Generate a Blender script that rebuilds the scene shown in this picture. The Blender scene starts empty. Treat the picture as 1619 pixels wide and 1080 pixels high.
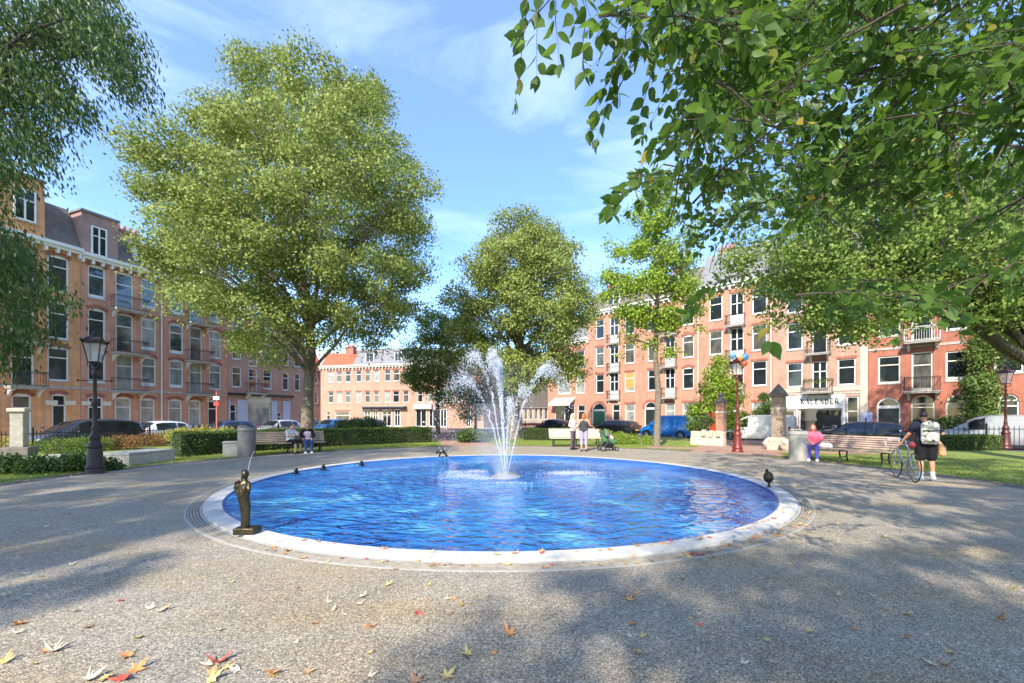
import bpy, bmesh, math, random
import numpy as np
from mathutils import Vector, Matrix
R = math.radians
rng = random.Random(7); nr = np.random.default_rng(11)
SC = bpy.context.scene
COL = SC.collection
# ---------------------------------------------------------------- camera
F, HY, CX, EYE = 671.0, 657.0, 809.5, 1.65
cam = bpy.data.objects.new('camera', bpy.data.cameras.new('camera')); COL.objects.link(cam)
cam.location = (0, 0, EYE); cam.rotation_euler = (R(90), 0, 0)
cam.data.sensor_width = 36; cam.data.lens = F/1619*36
cam.data.shift_y = (HY-540)/1619
cam.data.clip_start = .05; cam.data.clip_end = 3000
SC.camera = cam
# ---------------------------------------------------------------- light
SUN_AZ = R(24.0)      # light travels this far right of straight ahead
SUN_EL = R(37)
w = bpy.data.worlds.new('World'); SC.world = w; w.use_nodes = True
nt = w.node_tree; nt.nodes.clear(); N = nt.nodes.new; Lk = nt.links.new
sky = N('ShaderNodeTexSky'); sky.sky_type = 'NISHITA'; sky.sun_disc = False
sky.sun_elevation = SUN_EL; sky.sun_rotation = math.pi+SUN_AZ
sky.air_density = 1.0; sky.dust_density = .35; sky.ozone_density = 1.6
tc = N('ShaderNodeTexCoord'); mp = N('ShaderNodeMapping'); mp.inputs['Scale'].default_value = (1.1, 1.6, 4.2)
mp.inputs['Rotation'].default_value = (0, R(14), R(25))
Lk(tc.outputs['Generated'], mp.inputs['Vector'])
n1 = N('ShaderNodeTexNoise'); n1.inputs['Scale'].default_value = 2.1; n1.inputs['Detail'].default_value = 9; n1.inputs['Roughness'].default_value = .58; n1.inputs['Distortion'].default_value = .5
Lk(mp.outputs[0], n1.inputs['Vector'])
cr = N('ShaderNodeValToRGB'); cr.color_ramp.elements[0].position = .47; cr.color_ramp.elements[1].position = .80
cr.color_ramp.elements[0].color = (.13, .13, .13, 1); cr.color_ramp.elements[1].color = (.42, .42, .42, 1)
Lk(n1.outputs['Fac'], cr.inputs['Fac'])
sat = N('ShaderNodeHueSaturation'); sat.inputs['Saturation'].default_value = 1.38; sat.inputs['Hue'].default_value = .513; sat.inputs['Value'].default_value = 1.0
Lk(sky.outputs[0], sat.inputs['Color'])
mx = N('ShaderNodeMix'); mx.data_type = 'RGBA'
Lk(cr.outputs['Color'], mx.inputs['Factor']); Lk(sat.outputs[0], mx.inputs['A']); mx.inputs['B'].default_value = (5.0, 5.9, 6.9, 1)
bg = N('ShaderNodeBackground'); bg.inputs['Strength'].default_value = .15
Lk(mx.outputs['Result'], bg.inputs['Color'])
wo = N('ShaderNodeOutputWorld'); Lk(bg.outputs[0], wo.inputs['Surface'])
sl = bpy.data.lights.new('sun', 'SUN'); sl.energy = 3.15; sl.angle = R(.8); sl.color = (1, .915, .78)
so = bpy.data.objects.new('sun', sl); COL.objects.link(so)
LD = Vector((math.sin(SUN_AZ)*math.cos(SUN_EL), math.cos(SUN_AZ)*math.cos(SUN_EL), -math.sin(SUN_EL)))
so.rotation_euler = LD.to_track_quat('-Z', 'Y').to_euler(); so.location = (-20, -40, 40)
SC.view_settings.view_transform = 'Standard'; SC.view_settings.look = 'None'
SC.view_settings.exposure = 1.42; SC.view_settings.gamma = 1
# ---------------------------------------------------------------- helpers
def at(x, y, Y): return Vector(((x-CX)/F*Y, Y, EYE+(HY-y)/F*Y))
def gp(x, y, z=0.0):
    Y = F*(EYE-z)/(y-HY); return Vector(((x-CX)/F*Y, Y, z))
def tag(o, label=None, cat=None, group=None, kind=None):
    if label: o['label'] = label
    if cat: o['category'] = cat
    if group: o['group'] = group
    if kind: o['kind'] = kind
    return o
def thing(name, label, cat, loc=(0, 0, 0), rz=0, group=None):
    o = bpy.data.objects.new(name, None); COL.objects.link(o)
    o.location = loc; o.rotation_euler = (0, 0, rz); o.empty_display_size = .2
    return tag(o, label, cat, group)
def copy_tree(o, parent=None):
    c = o.copy(); COL.objects.link(c); c.parent = parent
    for ch in list(o.children): copy_tree(ch, c)
    return c
class MB:
    def __init__(s): s.v = []; s.f = []; s.m = []; s.k = 0
    def add(s, vs, fs):
        b = len(s.v); s.v += [tuple(v) for v in vs]; s.f += [tuple(b+i for i in f) for f in fs]; s.m += [s.k]*len(fs); return s
    def box(s, x0, x1, y0, y1, z0, z1):
        return s.add([(x0,y0,z0),(x1,y0,z0),(x1,y1,z0),(x0,y1,z0),(x0,y0,z1),(x1,y0,z1),(x1,y1,z1),(x0,y1,z1)],
              [(0,3,2,1),(4,5,6,7),(0,1,5,4),(1,2,6,5),(2,3,7,6),(3,0,4,7)])
    def obox(s, c, sz, rz=0, rx=0, ry=0):
        M = Matrix.Translation(c) @ Matrix.Rotation(rz,4,'Z') @ Matrix.Rotation(ry,4,'Y') @ Matrix.Rotation(rx,4,'X')
        a, b, d = sz[0]/2, sz[1]/2, sz[2]/2
        vs = [M @ Vector(p) for p in [(-a,-b,-d),(a,-b,-d),(a,b,-d),(-a,b,-d),(-a,-b,d),(a,-b,d),(a,b,d),(-a,b,d)]]
        return s.add(vs, [(0,3,2,1),(4,5,6,7),(0,1,5,4),(1,2,6,5),(2,3,7,6),(3,0,4,7)])
    def quad(s, a, b, c, d): return s.add([a, b, c, d], [(0,1,2,3)])
    def poly(s, pts): return s.add(pts, [tuple(range(len(pts)))])
    def tube(s, pts, rad, seg=8, cap=True):
        pts = [Vector(p) for p in pts]; n = len(pts)
        if not hasattr(rad, '__len__'): rad = [rad]*n
        vs = []; up = Vector((0, 0, 1)); prev = None
        for i, p in enumerate(pts):
            d = (pts[min(i+1, n-1)]-pts[max(i-1, 0)]); d = d.normalized() if d.length > 1e-9 else up
            if prev is None:
                a = d.cross(up if abs(d.z) < .95 else Vector((1, 0, 0))).normalized()
            else:
                a = prev-d*prev.dot(d); a = a.normalized() if a.length > 1e-6 else d.orthogonal().normalized()
            prev = a; b = d.cross(a)
            for k in range(seg):
                t = 2*math.pi*k/seg; vs.append(p+(a*math.cos(t)+b*math.sin(t))*rad[i])
        fs = []
        for i in range(n-1):
            for k in range(seg):
                k2 = (k+1) % seg; fs.append((i*seg+k, i*seg+k2, (i+1)*seg+k2, (i+1)*seg+k))
        if cap: fs += [tuple(range(seg))[::-1], tuple((n-1)*seg+k for k in range(seg))]
        return s.add(vs, fs)
    def lathe(s, prof, seg=20, c=(0, 0, 0), axis='Z', a0=0, a1=2*math.pi):
        vs = []; full = abs(a1-a0-2*math.pi) < 1e-6; ns = seg if full else seg+1
        for r, z in prof:
            for k in range(ns):
                t = a0+(a1-a0)*k/seg; x, y = r*math.cos(t), r*math.sin(t)
                if axis == 'Z': p = (c[0]+x, c[1]+y, c[2]+z)
                elif axis == 'Y': p = (c[0]+x, c[1]+z, c[2]+y)
                else: p = (c[0]+z, c[1]+x, c[2]+y)
                vs.append(p)
        fs = []
        for i in range(len(prof)-1):
            for k in range(seg):
                k2 = (k+1) % ns; fs.append((i*ns+k, i*ns+k2, (i+1)*ns+k2, (i+1)*ns+k))
        return s.add(vs, fs)
    def ico(s, c, r, sub=1, sc=(1, 1, 1), rot=None):
        bm = bmesh.new(); bmesh.ops.create_icosphere(bm, subdivisions=sub, radius=1)
        vs = []
        for v in bm.verts:
            p = Vector((v.co.x*sc[0], v.co.y*sc[1], v.co.z*sc[2]))*r
            if rot is not None: p = rot @ p
            vs.append(p+Vector(c))
        fs = [tuple(v.index for v in f.verts) for f in bm.faces]; bm.free()
        return s.add(vs, fs)
    def prism(s, pts, h, axis='Z', o=(0, 0, 0)):   # pts 2D extruded
        n = len(pts)
        def P(a, b, t):
            if axis == 'Z': return (o[0]+a, o[1]+b, o[2]+t)
            if axis == 'Y': return (o[0]+a, o[1]+t, o[2]+b)
            return (o[0]+t, o[1]+a, o[2]+b)
        vs = [P(a, b, 0) for a, b in pts]+[P(a, b, h) for a, b in pts]
        fs = [tuple(range(n))[::-1], tuple(range(n, 2*n))]+[(i, (i+1) % n, n+(i+1) % n, n+i) for i in range(n)]
        return s.add(vs, fs)
    def build(s, name, mat, parent=None, smooth=False, bevel=0, recalc=True):
        me = bpy.data.meshes.new(name); me.from_pydata(s.v, [], s.f)
        mats = mat if isinstance(mat, (list, tuple)) else [mat]
        for m_ in mats: me.materials.append(m_)
        if len(mats) > 1: me.polygons.foreach_set('material_index', s.m)
        if recalc:
            bm = bmesh.new(); bm.from_mesh(me); bmesh.ops.recalc_face_normals(bm, faces=bm.faces); bm.to_mesh(me); bm.free()
        if smooth:
            me.polygons.foreach_set('use_smooth', [True]*len(me.polygons))
            if smooth != 'all': me.set_sharp_from_angle(angle=R(38))
        me.update()
        o = bpy.data.objects.new(name, me); COL.objects.link(o); o.parent = parent
        if bevel:
            b = o.modifiers.new('bevel', 'BEVEL'); b.width = bevel; b.segments = 2; b.limit_method = 'ANGLE'
        return o
# ---- materials
def newmat(name):
    m = bpy.data.materials.new(name); m.use_nodes = True; nt = m.node_tree
    b = nt.nodes['Principled BSDF']; return m, nt, b
def node(nt, t, **kw):
    n = nt.nodes.new(t)
    for k, v in kw.items():
        if k in n.inputs: n.inputs[k].default_value = v
        else: setattr(n, k, v)
    return n
def objcoord(nt, scale=(1, 1, 1)):
    t = node(nt, 'ShaderNodeTexCoord'); m = node(nt, 'ShaderNodeMapping'); m.inputs['Scale'].default_value = scale
    nt.links.new(t.outputs['Object'], m.inputs['Vector']); return m.outputs[0]
def ramp(nt, stops):
    r = node(nt, 'ShaderNodeValToRGB'); e = r.color_ramp.elements
    while len(e) < len(stops): e.new(.5)
    for i, (p, c) in enumerate(stops): e[i].position = p; e[i].color = (*c, 1)
    return r
def mat(name, col, rough=.6, var=.12, scale=6, metal=0, spec=.5, bump=0, col2=None, detail=5, coat=0):
    m, nt, b = newmat(name); L = nt.links.new
    v = objcoord(nt); n = node(nt, 'ShaderNodeTexNoise', Scale=scale, Detail=detail, Roughness=.65); L(v, n.inputs['Vector'])
    c2 = col2 or tuple(min(1, c*(1+var)) for c in col); c1 = col if col2 else tuple(c*(1-var) for c in col)
    r = ramp(nt, [(.3, c1), (.7, c2)]); L(n.outputs['Fac'], r.inputs['Fac']); L(r.outputs['Color'], b.inputs['Base Color'])
    b.inputs['Roughness'].default_value = rough; b.inputs['Metallic'].default_value = metal
    b.inputs['Specular IOR Level'].default_value = spec
    if coat: b.inputs['Coat Weight'].default_value = coat; b.inputs['Coat Roughness'].default_value = .05
    if bump:
        n2 = node(nt, 'ShaderNodeTexNoise', Scale=scale*4, Detail=6); L(v, n2.inputs['Vector'])
        bp = node(nt, 'ShaderNodeBump', Strength=bump, Distance=.02); L(n2.outputs['Fac'], bp.inputs['Height']); L(bp.outputs[0], b.inputs['Normal'])
    return m
def brick(name, c1, c2, mortar, bw=.22, bh=.065, dirt=.25):
    m, nt, b = newmat(name); L = nt.links.new
    t = node(nt, 'ShaderNodeTexCoord'); s = node(nt, 'ShaderNodeSeparateXYZ'); L(t.outputs['Object'], s.inputs[0])
    a = node(nt, 'ShaderNodeMath', operation='ADD'); L(s.outputs[0], a.inputs[0]); L(s.outputs[1], a.inputs[1])
    cb = node(nt, 'ShaderNodeCombineXYZ'); L(a.outputs[0], cb.inputs[0]); L(s.outputs[2], cb.inputs[1])
    bt = node(nt, 'ShaderNodeTexBrick', Scale=1.0); bt.inputs['Brick Width'].default_value = bw; bt.inputs['Row Height'].default_value = bh
    bt.inputs['Mortar Size'].default_value = .006; bt.inputs['Color1'].default_value = (*c1, 1); bt.inputs['Color2'].default_value = (*c2, 1); bt.inputs['Mortar'].default_value = (*mortar, 1)
    L(cb.outputs[0], bt.inputs['Vector'])
    n = node(nt, 'ShaderNodeTexNoise', Scale=.9, Detail=8, Roughness=.7); L(t.outputs['Object'], n.inputs['Vector'])
    r = ramp(nt, [(.3, (1-dirt,)*3), (.7, (1+dirt*.5,)*3)]); L(n.outputs['Fac'], r.inputs['Fac'])
    mp2 = node(nt, 'ShaderNodeMapping'); mp2.inputs['Scale'].default_value = (4, 4, .35); L(t.outputs['Object'], mp2.inputs[0])
    n3 = node(nt, 'ShaderNodeTexNoise', Scale=1.3, Detail=5); L(mp2.outputs[0], n3.inputs['Vector'])
    r3 = ramp(nt, [(.35, (.86, .85, .84)), (.6, (1.04, 1.04, 1.04))]); L(n3.outputs['Fac'], r3.inputs['Fac'])
    mx = node(nt, 'ShaderNodeMix', data_type='RGBA', blend_type='MULTIPLY'); mx.inputs['Factor'].default_value = 1
    L(bt.outputs['Color'], mx.inputs['A']); L(r.outputs['Color'], mx.inputs['B'])
    mx2 = node(nt, 'ShaderNodeMix', data_type='RGBA', blend_type='MULTIPLY'); mx2.inputs['Factor'].default_value = 1
    L(mx.outputs['Result'], mx2.inputs['A']); L(r3.outputs['Color'], mx2.inputs['B'])
    L(mx2.outputs['Result'], b.inputs['Base Color']); b.inputs['Roughness'].default_value = .85
    bp = node(nt, 'ShaderNodeBump', Strength=.4, Distance=.01); L(bt.outputs['Fac'], bp.inputs['Height']); bp.invert = True; L(bp.outputs[0], b.inputs['Normal'])
    return m
def glass(name, col, rough=.04, c2=None, ior=1.62):
    m, nt, b = newmat(name); L = nt.links.new
    v = objcoord(nt, (1, 1, .5)); n = node(nt, 'ShaderNodeTexNoise', Scale=1.7, Detail=3); L(v, n.inputs['Vector'])
    r = ramp(nt, [(.35, col), (.62, c2 or tuple(c*1.6 for c in col))]); L(n.outputs['Fac'], r.inputs['Fac']); L(r.outputs['Color'], b.inputs['Base Color'])
    b.inputs['Roughness'].default_value = rough; b.inputs['IOR'].default_value = ior; b.inputs['Specular IOR Level'].default_value = .5
    n2 = node(nt, 'ShaderNodeTexNoise', Scale=.8, Detail=1); L(v, n2.inputs['Vector'])
    bp = node(nt, 'ShaderNodeBump', Strength=.12, Distance=.05); L(n2.outputs['Fac'], bp.inputs['Height']); L(bp.outputs[0], b.inputs['Normal'])
    return m
def leafmat(name, stops, trans=.35, tcol=(.22, .34, .03), rough=.45, spec=.4):
    m, nt, b = newmat(name); L = nt.links.new
    a = node(nt, 'ShaderNodeAttribute', attribute_name='rnd')
    r = ramp(nt, stops); L(a.outputs['Fac'], r.inputs['Fac']); L(r.outputs['Color'], b.inputs['Base Color'])
    b.inputs['Roughness'].default_value = rough; b.inputs['Specular IOR Level'].default_value = spec
    tr = node(nt, 'ShaderNodeBsdfTranslucent'); mxc = node(nt, 'ShaderNodeMix', data_type='RGBA'); mxc.inputs['Factor'].default_value = .5
    L(r.outputs['Color'], mxc.inputs['A']); mxc.inputs['B'].default_value = (*tcol, 1); L(mxc.outputs['Result'], tr.inputs['Color'])
    ms = node(nt, 'ShaderNodeMixShader'); ms.inputs[0].default_value = trans
    L(b.outputs[0], ms.inputs[1]); L(tr.outputs[0], ms.inputs[2]); L(ms.outputs[0], nt.nodes['Material Output'].inputs['Surface'])
    return m
M = {}
M['white'] = mat('white_paint', (.74, .74, .70), .45, .06, 3)
M['cream'] = mat('cream_paint', (.66, .61, .50), .5, .08, 3)
M['stone'] = mat('stone', (.40, .37, .32), .85, .25, 5, bump=.4)
M['concrete'] = mat('concrete', (.36, .35, .32), .85, .16, 5, bump=.3)
M['palestone'] = mat('pale_stone', (.50, .44, .35), .85, .2, 1.8, bump=.2)
M['iron'] = mat('black_iron', (.02, .02, .022), .45, .3, 20, metal=.2)
M['bronze'] = mat('bronze', (.040, .032, .022), .34, .2, 9, metal=.75, col2=(.095, .075, .045), bump=.25)
M['bin'] = mat('grey_metal', (.16, .16, .155), .5, .14, 4, metal=.2)
M['binlight'] = mat('pale_grey_metal', (.36, .34, .30), .5, .14, 4, metal=.1)
M['wood'] = mat('bench_wood', (.30, .20, .13), .6, .3, 12, col2=(.42, .31, .21))
M['roof'] = mat('roof_tiles', (.16, .135, .11), .8, .3, 3, bump=.3)
M['slate'] = mat('grey_slate', (.20, .20, .205), .75, .2, 3)
M['redroof'] = mat('red_tiles', (.50, .10, .045), .8, .2, 3)
M['chim'] = brick('chimney_brick', (.30, .11, .07), (.36, .15, .10), (.3, .26, .22))
M['arch'] = brick('arch_brick', (.42, .13, .07), (.33, .09, .05), (.30, .22, .18), .07, .25)
M['door'] = mat('dark_door', (.020, .026, .024), .35, .2, 5)
M['greendoor'] = mat('green_door', (.02, .10, .05), .35, .2, 5)
M['reddoor'] = mat('red_door', (.55, .03, .02), .35, .15, 5)
M['glass'] = glass('window_glass', (.012, .016, .018))
M['glass_left'] = glass('window_glass_sky', (.02, .028, .035), ior=2.1)
M['glass2'] = glass('window_glass_curtain', (.16, .17, .16), .06, (.36, .36, .32))
M['glass3'] = glass('window_glass_blind', (.05, .055, .05), .06, (.13, .12, .10))
M['orangeblind'] = mat('orange_blind', (.75, .28, .07), .6, .1, 3)
M['rubber'] = mat('rubber', (.018, .018, .019), .8, .2, 20)
M['chrome'] = mat('alloy', (.42, .42, .43), .3, .1, 10, metal=.9)
M['carglass'] = glass('car_glass', (.010, .013, .015), .03, (.02, .025, .028))
M['redlamp'] = mat('tail_lamp', (.40, .015, .01), .15, .1, 4)
M['headlamp'] = mat('head_lamp', (.55, .56, .58), .08, .1, 4, metal=.5)
M['black'] = mat('black_plastic', (.015, .015, .016), .5, .2, 10)
M['bark'] = mat('bark', (.11, .085, .06), .9, .3, 7, col2=(.24, .20, .15), bump=.8)
M['barkdark'] = mat('dark_bark', (.045, .035, .027), .9, .3, 7, col2=(.10, .08, .06), bump=.8)
M['woodpink'] = mat('sunbleached_wood', (.42, .27, .20), .6, .2, 12, col2=(.55, .40, .31))
M['woodlit'] = mat('sunlit_bench_wood', (.55, .45, .34), .6, .15, 12, col2=(.66, .57, .45))  # bench wood lightened to carry the sunlight on the middle bench
def wetmat(name, alpha, em=0):
    m, nt, b = newmat(name); L = nt.links.new; b.inputs['Base Color'].default_value = (.9, .93, .97, 1); b.inputs['Roughness'].default_value = .15; b.inputs['IOR'].default_value = 1.33
    tr = node(nt, 'ShaderNodeBsdfTranslucent'); tr.inputs['Color'].default_value = (.9, .93, .97, 1); ms = node(nt, 'ShaderNodeMixShader'); ms.inputs[0].default_value = .45; L(b.outputs[0], ms.inputs[1]); L(tr.outputs[0], ms.inputs[2])
    tp = node(nt, 'ShaderNodeBsdfTransparent'); m2 = node(nt, 'ShaderNodeMixShader'); m2.inputs[0].default_value = alpha; L(tp.outputs[0], m2.inputs[1]); L(ms.outputs[0], m2.inputs[2]); L(m2.outputs[0], nt.nodes['Material Output'].inputs['Surface']); return m
M['spray'] = wetmat('water_spray', .42); M['foam'] = wetmat('foam', .6)
# ---------------------------------------------------------------- houses
STREET = -.2
class Fac:
    def __init__(s, P0, d):
        l = math.hypot(*d); s.d = (d[0]/l, d[1]/l); s.p = P0; s.rz = math.atan2(s.d[1], s.d[0])
    def u(s, x):
        r = (x-CX)/F; return (r*s.p[1]-s.p[0])/(s.d[0]-r*s.d[1])
    def pt(s, u, k=0, z=0):      # k metres in front of the facade
        return Vector((s.p[0]+s.d[0]*u+s.d[1]*k, s.p[1]+s.d[1]*u-s.d[0]*k, z))
LEFT = Fac((-29.5, 30), (.361, .932)); RIGHT = Fac((16.95, 41), (.6816, -.7317)); MID = Fac((-23.2, 65), (.9715, -.237))
def arcpts(u0, u1, zt, rise, n=10):   # points of arch from left to right, crown at zt
    w_ = (u1-u0)/2; rise = min(rise, w_); Rr = (w_*w_+rise*rise)/(2*rise); cz = zt-Rr; cu = (u0+u1)/2
    a = math.asin(min(1, w_/Rr))
    if rise > w_*.98: a = math.pi/2
    return [(cu+Rr*math.sin(-a+2*a*i/n), cz+Rr*math.cos(-a+2*a*i/n)) for i in range(n+1)], (cu, cz, Rr, a)
def ring(mb, cu, cz, r0, r1, a, y0, y1, n=10):
    vs = []
    for i in range(n+1):
        t = -a+2*a*i/n
        for r in (r0, r1):
            for y in (y0, y1): vs.append((cu+r*math.sin(t), y, cz+r*math.cos(t)))
    fs = []
    for i in range(n):
        b = i*4; c = b+4
        fs += [(b, c, c+2, b+2), (b+1, b+3, c+3, c+1), (b+2, c+2, c+3, b+3), (b, b+1, c+1, c)]
    fs += [(0, 2, 3, 1), (n*4, n*4+1, n*4+3, n*4+2)]
    mb.add(vs, fs)
def window(root, o, off):
    u0, u1, z0, z1 = o['u0'], o['u1'], o['z0']-STREET, o['z1']-STREET; k = o.get('kind', 'window'); rise = o.get('rise', 0)
    fw = o.get('fw', .09); fm = M[o.get('frame', 'white')]; y0, y1 = .07, .15
    f = MB()
    f.box(u0, u0+fw, y0, y1, z0, z1); f.box(u1-fw, u1, y0, y1, z0, z1)
    if rise < .3: f.box(u0+fw, u1-fw, y0, y1, z1-fw-rise*.6, z1)
    else:
        pts, (cu, cz, Rr, a) = arcpts(u0, u1, z1, rise); ring(f, cu, cz, Rr-fw*1.1, Rr-.004, a, y0-.01, y1+.004)
        f.box(u0+fw, u1-fw, y0+.01, y1-.01, cz-.03, cz+.05)
    zi0 = z0
    if k == 'door':
        tz = z1-(z1-z0)*.24; f.box(u0+fw, u1-fw, y0+.002, y1-.002, tz-.04, tz+.04)
        d = f.build('door_frame', fm, root)
        lf = MB(); lf.box(u0+fw, u1-fw, .11, .145, z0+.03, tz-.04)
        for a_, b_ in ((.1, .45), (.52, .92)):
            zz0 = z0+(tz-z0)*a_; zz1 = z0+(tz-z0)*b_; lf.box(u0+fw+.12, u1-fw-.12, .1, .112, zz0, zz1)
        lf = lf.build('door_leaf', M[o.get('leaf', 'door')], d)
        h = MB(); h.box(u1-fw-.12, u1-fw-.09, .06, .098, z0+1.0, z0+1.12); h.build('handle', M['chrome'], d)
        p = MB(); p.box(u0+fw, u1-fw, .115, .135, tz+.04, z1-.01); p.build('pane', M['glass'], d)
        return d
    f.box(u0+fw, u1-fw, y0-.02, y1, z0, z0+fw*1.2)
    st = o.get('style', 'T')
    if 'T' in st: tz = z1-(z1-z0)*o.get('tf', .33); f.box(u0+fw, u1-fw, y0+.01, y1-.01, tz-.035, tz+.035)
    if 'C' in st: f.box((u0+u1)/2-.045, (u0+u1)/2+.045, y0+.012, y1-.012, z0+fw*1.2, z1-fw)
    if 'S' in st: f.box(u0+fw, u1-fw, y0+.015, y1-.012, z0+fw, z0+fw+.16)
    if 'P' in st: f.box(u0+fw, u1-fw, y0+.013, y1-.013, z0+fw, z0+(z1-z0)*.33)
    fr = f.build('window', fm, root)
    p = MB(); p.box(u0+fw*.9, u1-fw*.9, .115, .13, z0+fw, z1-.02); p.build('pane', M[o.get('g', 'glass')], fr)
    if o.get('blind'):
        b = MB(); zz = z1-(z1-z0)*o['blind']; b.box(u0+fw*1.1, u1-fw*1.1, .1, .112, zz, z1-fw); b.build('blind', M[o.get('bm', 'cream')], fr)
    if k == 'window' and not o.get('nosill'):
        s = MB(); s.box(u0-.04, u1+.04, -.05, .07, z0-.09, z0-.003); s.build('sill', M['stone'], fr)
    return fr
def house(name, label, fac, xa, xb, H, wall, openings, group, depth=9, roof='mansard', roofmat='roof', band=None, cornice='white',
          roofh=2.6, roofback=1.5, ext=(0, 0), base=None, archmat='arch', us=None):
    ua, ub = us or (fac.u(xa)+ext[0], fac.u(xb)+ext[1]); W = ub-ua
    pt = fac.pt(ua); root = thing(name, label, 'house', (pt.x, pt.y, STREET), fac.rz, group)
    Hl = H-STREET; ops = []
    for o in openings:
        o = dict(o)
        if fac is LEFT and o.get('g', 'glass') == 'glass': o['g'] = 'glass_left'
        if 'x' in o: o['u0'], o['u1'] = fac.u(o['x'][0])-ua, fac.u(o['x'][1])-ua
        else: o['u0'], o['u1'] = o['uu']
        o['u0'] = max(.06, o['u0']); o['u1'] = min(W-.06, o['u1'])
        if o['u1']-o['u0'] > .25: ops.append(o)
    wb = MB(); U = sorted({0, W}|{o['u0'] for o in ops}|{o['u1'] for o in ops}); Z = sorted({0, Hl}|{o['z0']-STREET for o in ops}|{o['z1']-STREET for o in ops})
    Z = [z for z in Z if 0 <= z <= Hl]
    for i in range(len(U)-1):
        for j in range(len(Z)-1):
            cu, cz = (U[i]+U[i+1])/2, (Z[j]+Z[j+1])/2
            if any(o['u0'] < cu < o['u1'] and o['z0']-STREET < cz < o['z1']-STREET for o in ops): continue
            wb.quad((U[i], 0, Z[j]), (U[i+1], 0, Z[j]), (U[i+1], 0, Z[j+1]), (U[i], 0, Z[j+1]))
    for o in ops:
        ab = MB()
        u0, u1, z0, z1 = o['u0'], o['u1'], max(0, o['z0']-STREET), o['z1']-STREET; D = .16; rise = o.get('rise', 0)
        wb.quad((u0, 0, z0), (u0, D, z0), (u0, D, z1), (u0, 0, z1)); wb.quad((u1, D, z0), (u1, 0, z0), (u1, 0, z1), (u1, D, z1))
        wb.quad((u0, D, z1), (u1, D, z1), (u1, 0, z1), (u0, 0, z1)); wb.quad((u0, 0, z0), (u1, 0, z0), (u1, D, z0), (u0, D, z0))
        if rise:
            pts, (cu, cz, Rr, a) = arcpts(u0, u1, z1, rise)
            for side in (0, 1):
                sub = pts[:6] if side == 0 else pts[5:]
                c = (u0, z1) if side == 0 else (u1, z1)
                for i in range(5):
                    p, q = sub[i], sub[i+1]
                    wb.poly([(c[0], 0, c[1]), (p[0], 0, p[1]), (q[0], 0, q[1])])
                    wb.quad((p[0], 0, p[1]), (q[0], 0, q[1]), (q[0], .065, q[1]), (p[0], .065, p[1]))
            ring(ab, cu, cz, Rr-.004, Rr+.24, a*1.06, -.018, .01)
        elif not o.get('noarch'):
            ab.box(u0-.08, u1+.08, -.018, .01, z1-.004, z1+.2)
        fr = window(root, o, 0)
        if ab.v and fr is not None: ab.build('brick_lintel', M[archmat], fr)
    wb.quad((0, depth, 0), (0, 0, 0), (0, 0, Hl), (0, depth, Hl)); wb.quad((W, 0, 0), (W, depth, 0), (W, depth, Hl), (W, 0, Hl))
    wb.quad((W, depth, 0), (0, depth, 0), (0, depth, Hl), (W, depth, Hl)); wb.quad((0, 0, Hl), (W, 0, Hl), (W, depth, Hl), (0, depth, Hl))
    wo_ = wb.build('wall', M[wall], root, recalc=False)
    if base:
        bb = MB(); cur = 0
        dd = sorted([(o['u0'], o['u1']) for o in ops if o['z0'] < .6])
        for a_, b_ in dd+[(W, W)]:
            if a_-cur > .1: bb.box(cur, a_, -.03, .012, 0, base)
            cur = b_
        bb.build('plinth', M['stone'], root)
    for z in (band or []):
        s = MB(); s.box(0, W, -.035, .01, z-STREET, z-STREET+.16); s.build('stone_band', M['stone' if wall != 'pale' else 'palestone'], root)
    if cornice:
        c = MB(); c.box(-.02, W+.02, -.42, .02, Hl-.02, Hl+.2); c.box(0, W, -.28, -.002, Hl-.2, Hl-.022)
        n = int(W/.55)
        for i in range(n+1): c.box(i*(W-.14)/n, i*(W-.14)/n+.12, -.26, -.003, Hl-.48, Hl-.205)
        c.build('cornice', M[cornice], root)
    rf = None
    if roof == 'mansard':
        r = MB(); z0 = Hl+.2; a, b = roofback, roofh
        P = [(0, -.1, z0), (0, a, z0+b), (0, depth-a, z0+b), (0, depth, z0)]; Q = [(W, y, z) for _, y, z in P]
        r.quad(P[0], Q[0], Q[1], P[1]); r.quad(P[1], Q[1], Q[2], P[2]); r.quad(P[2], Q[2], Q[3], P[3]); r.poly(P); r.poly(Q[::-1])
        rf = r.build('roof', M[roofmat], root)
    elif roof == 'flat':
        r = MB(); r.box(.05, W-.05, .05, depth-.05, Hl+.003, Hl+.12); rf = r.build('roof', M[roofmat], root)
    return root, rf, W, ua
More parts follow.
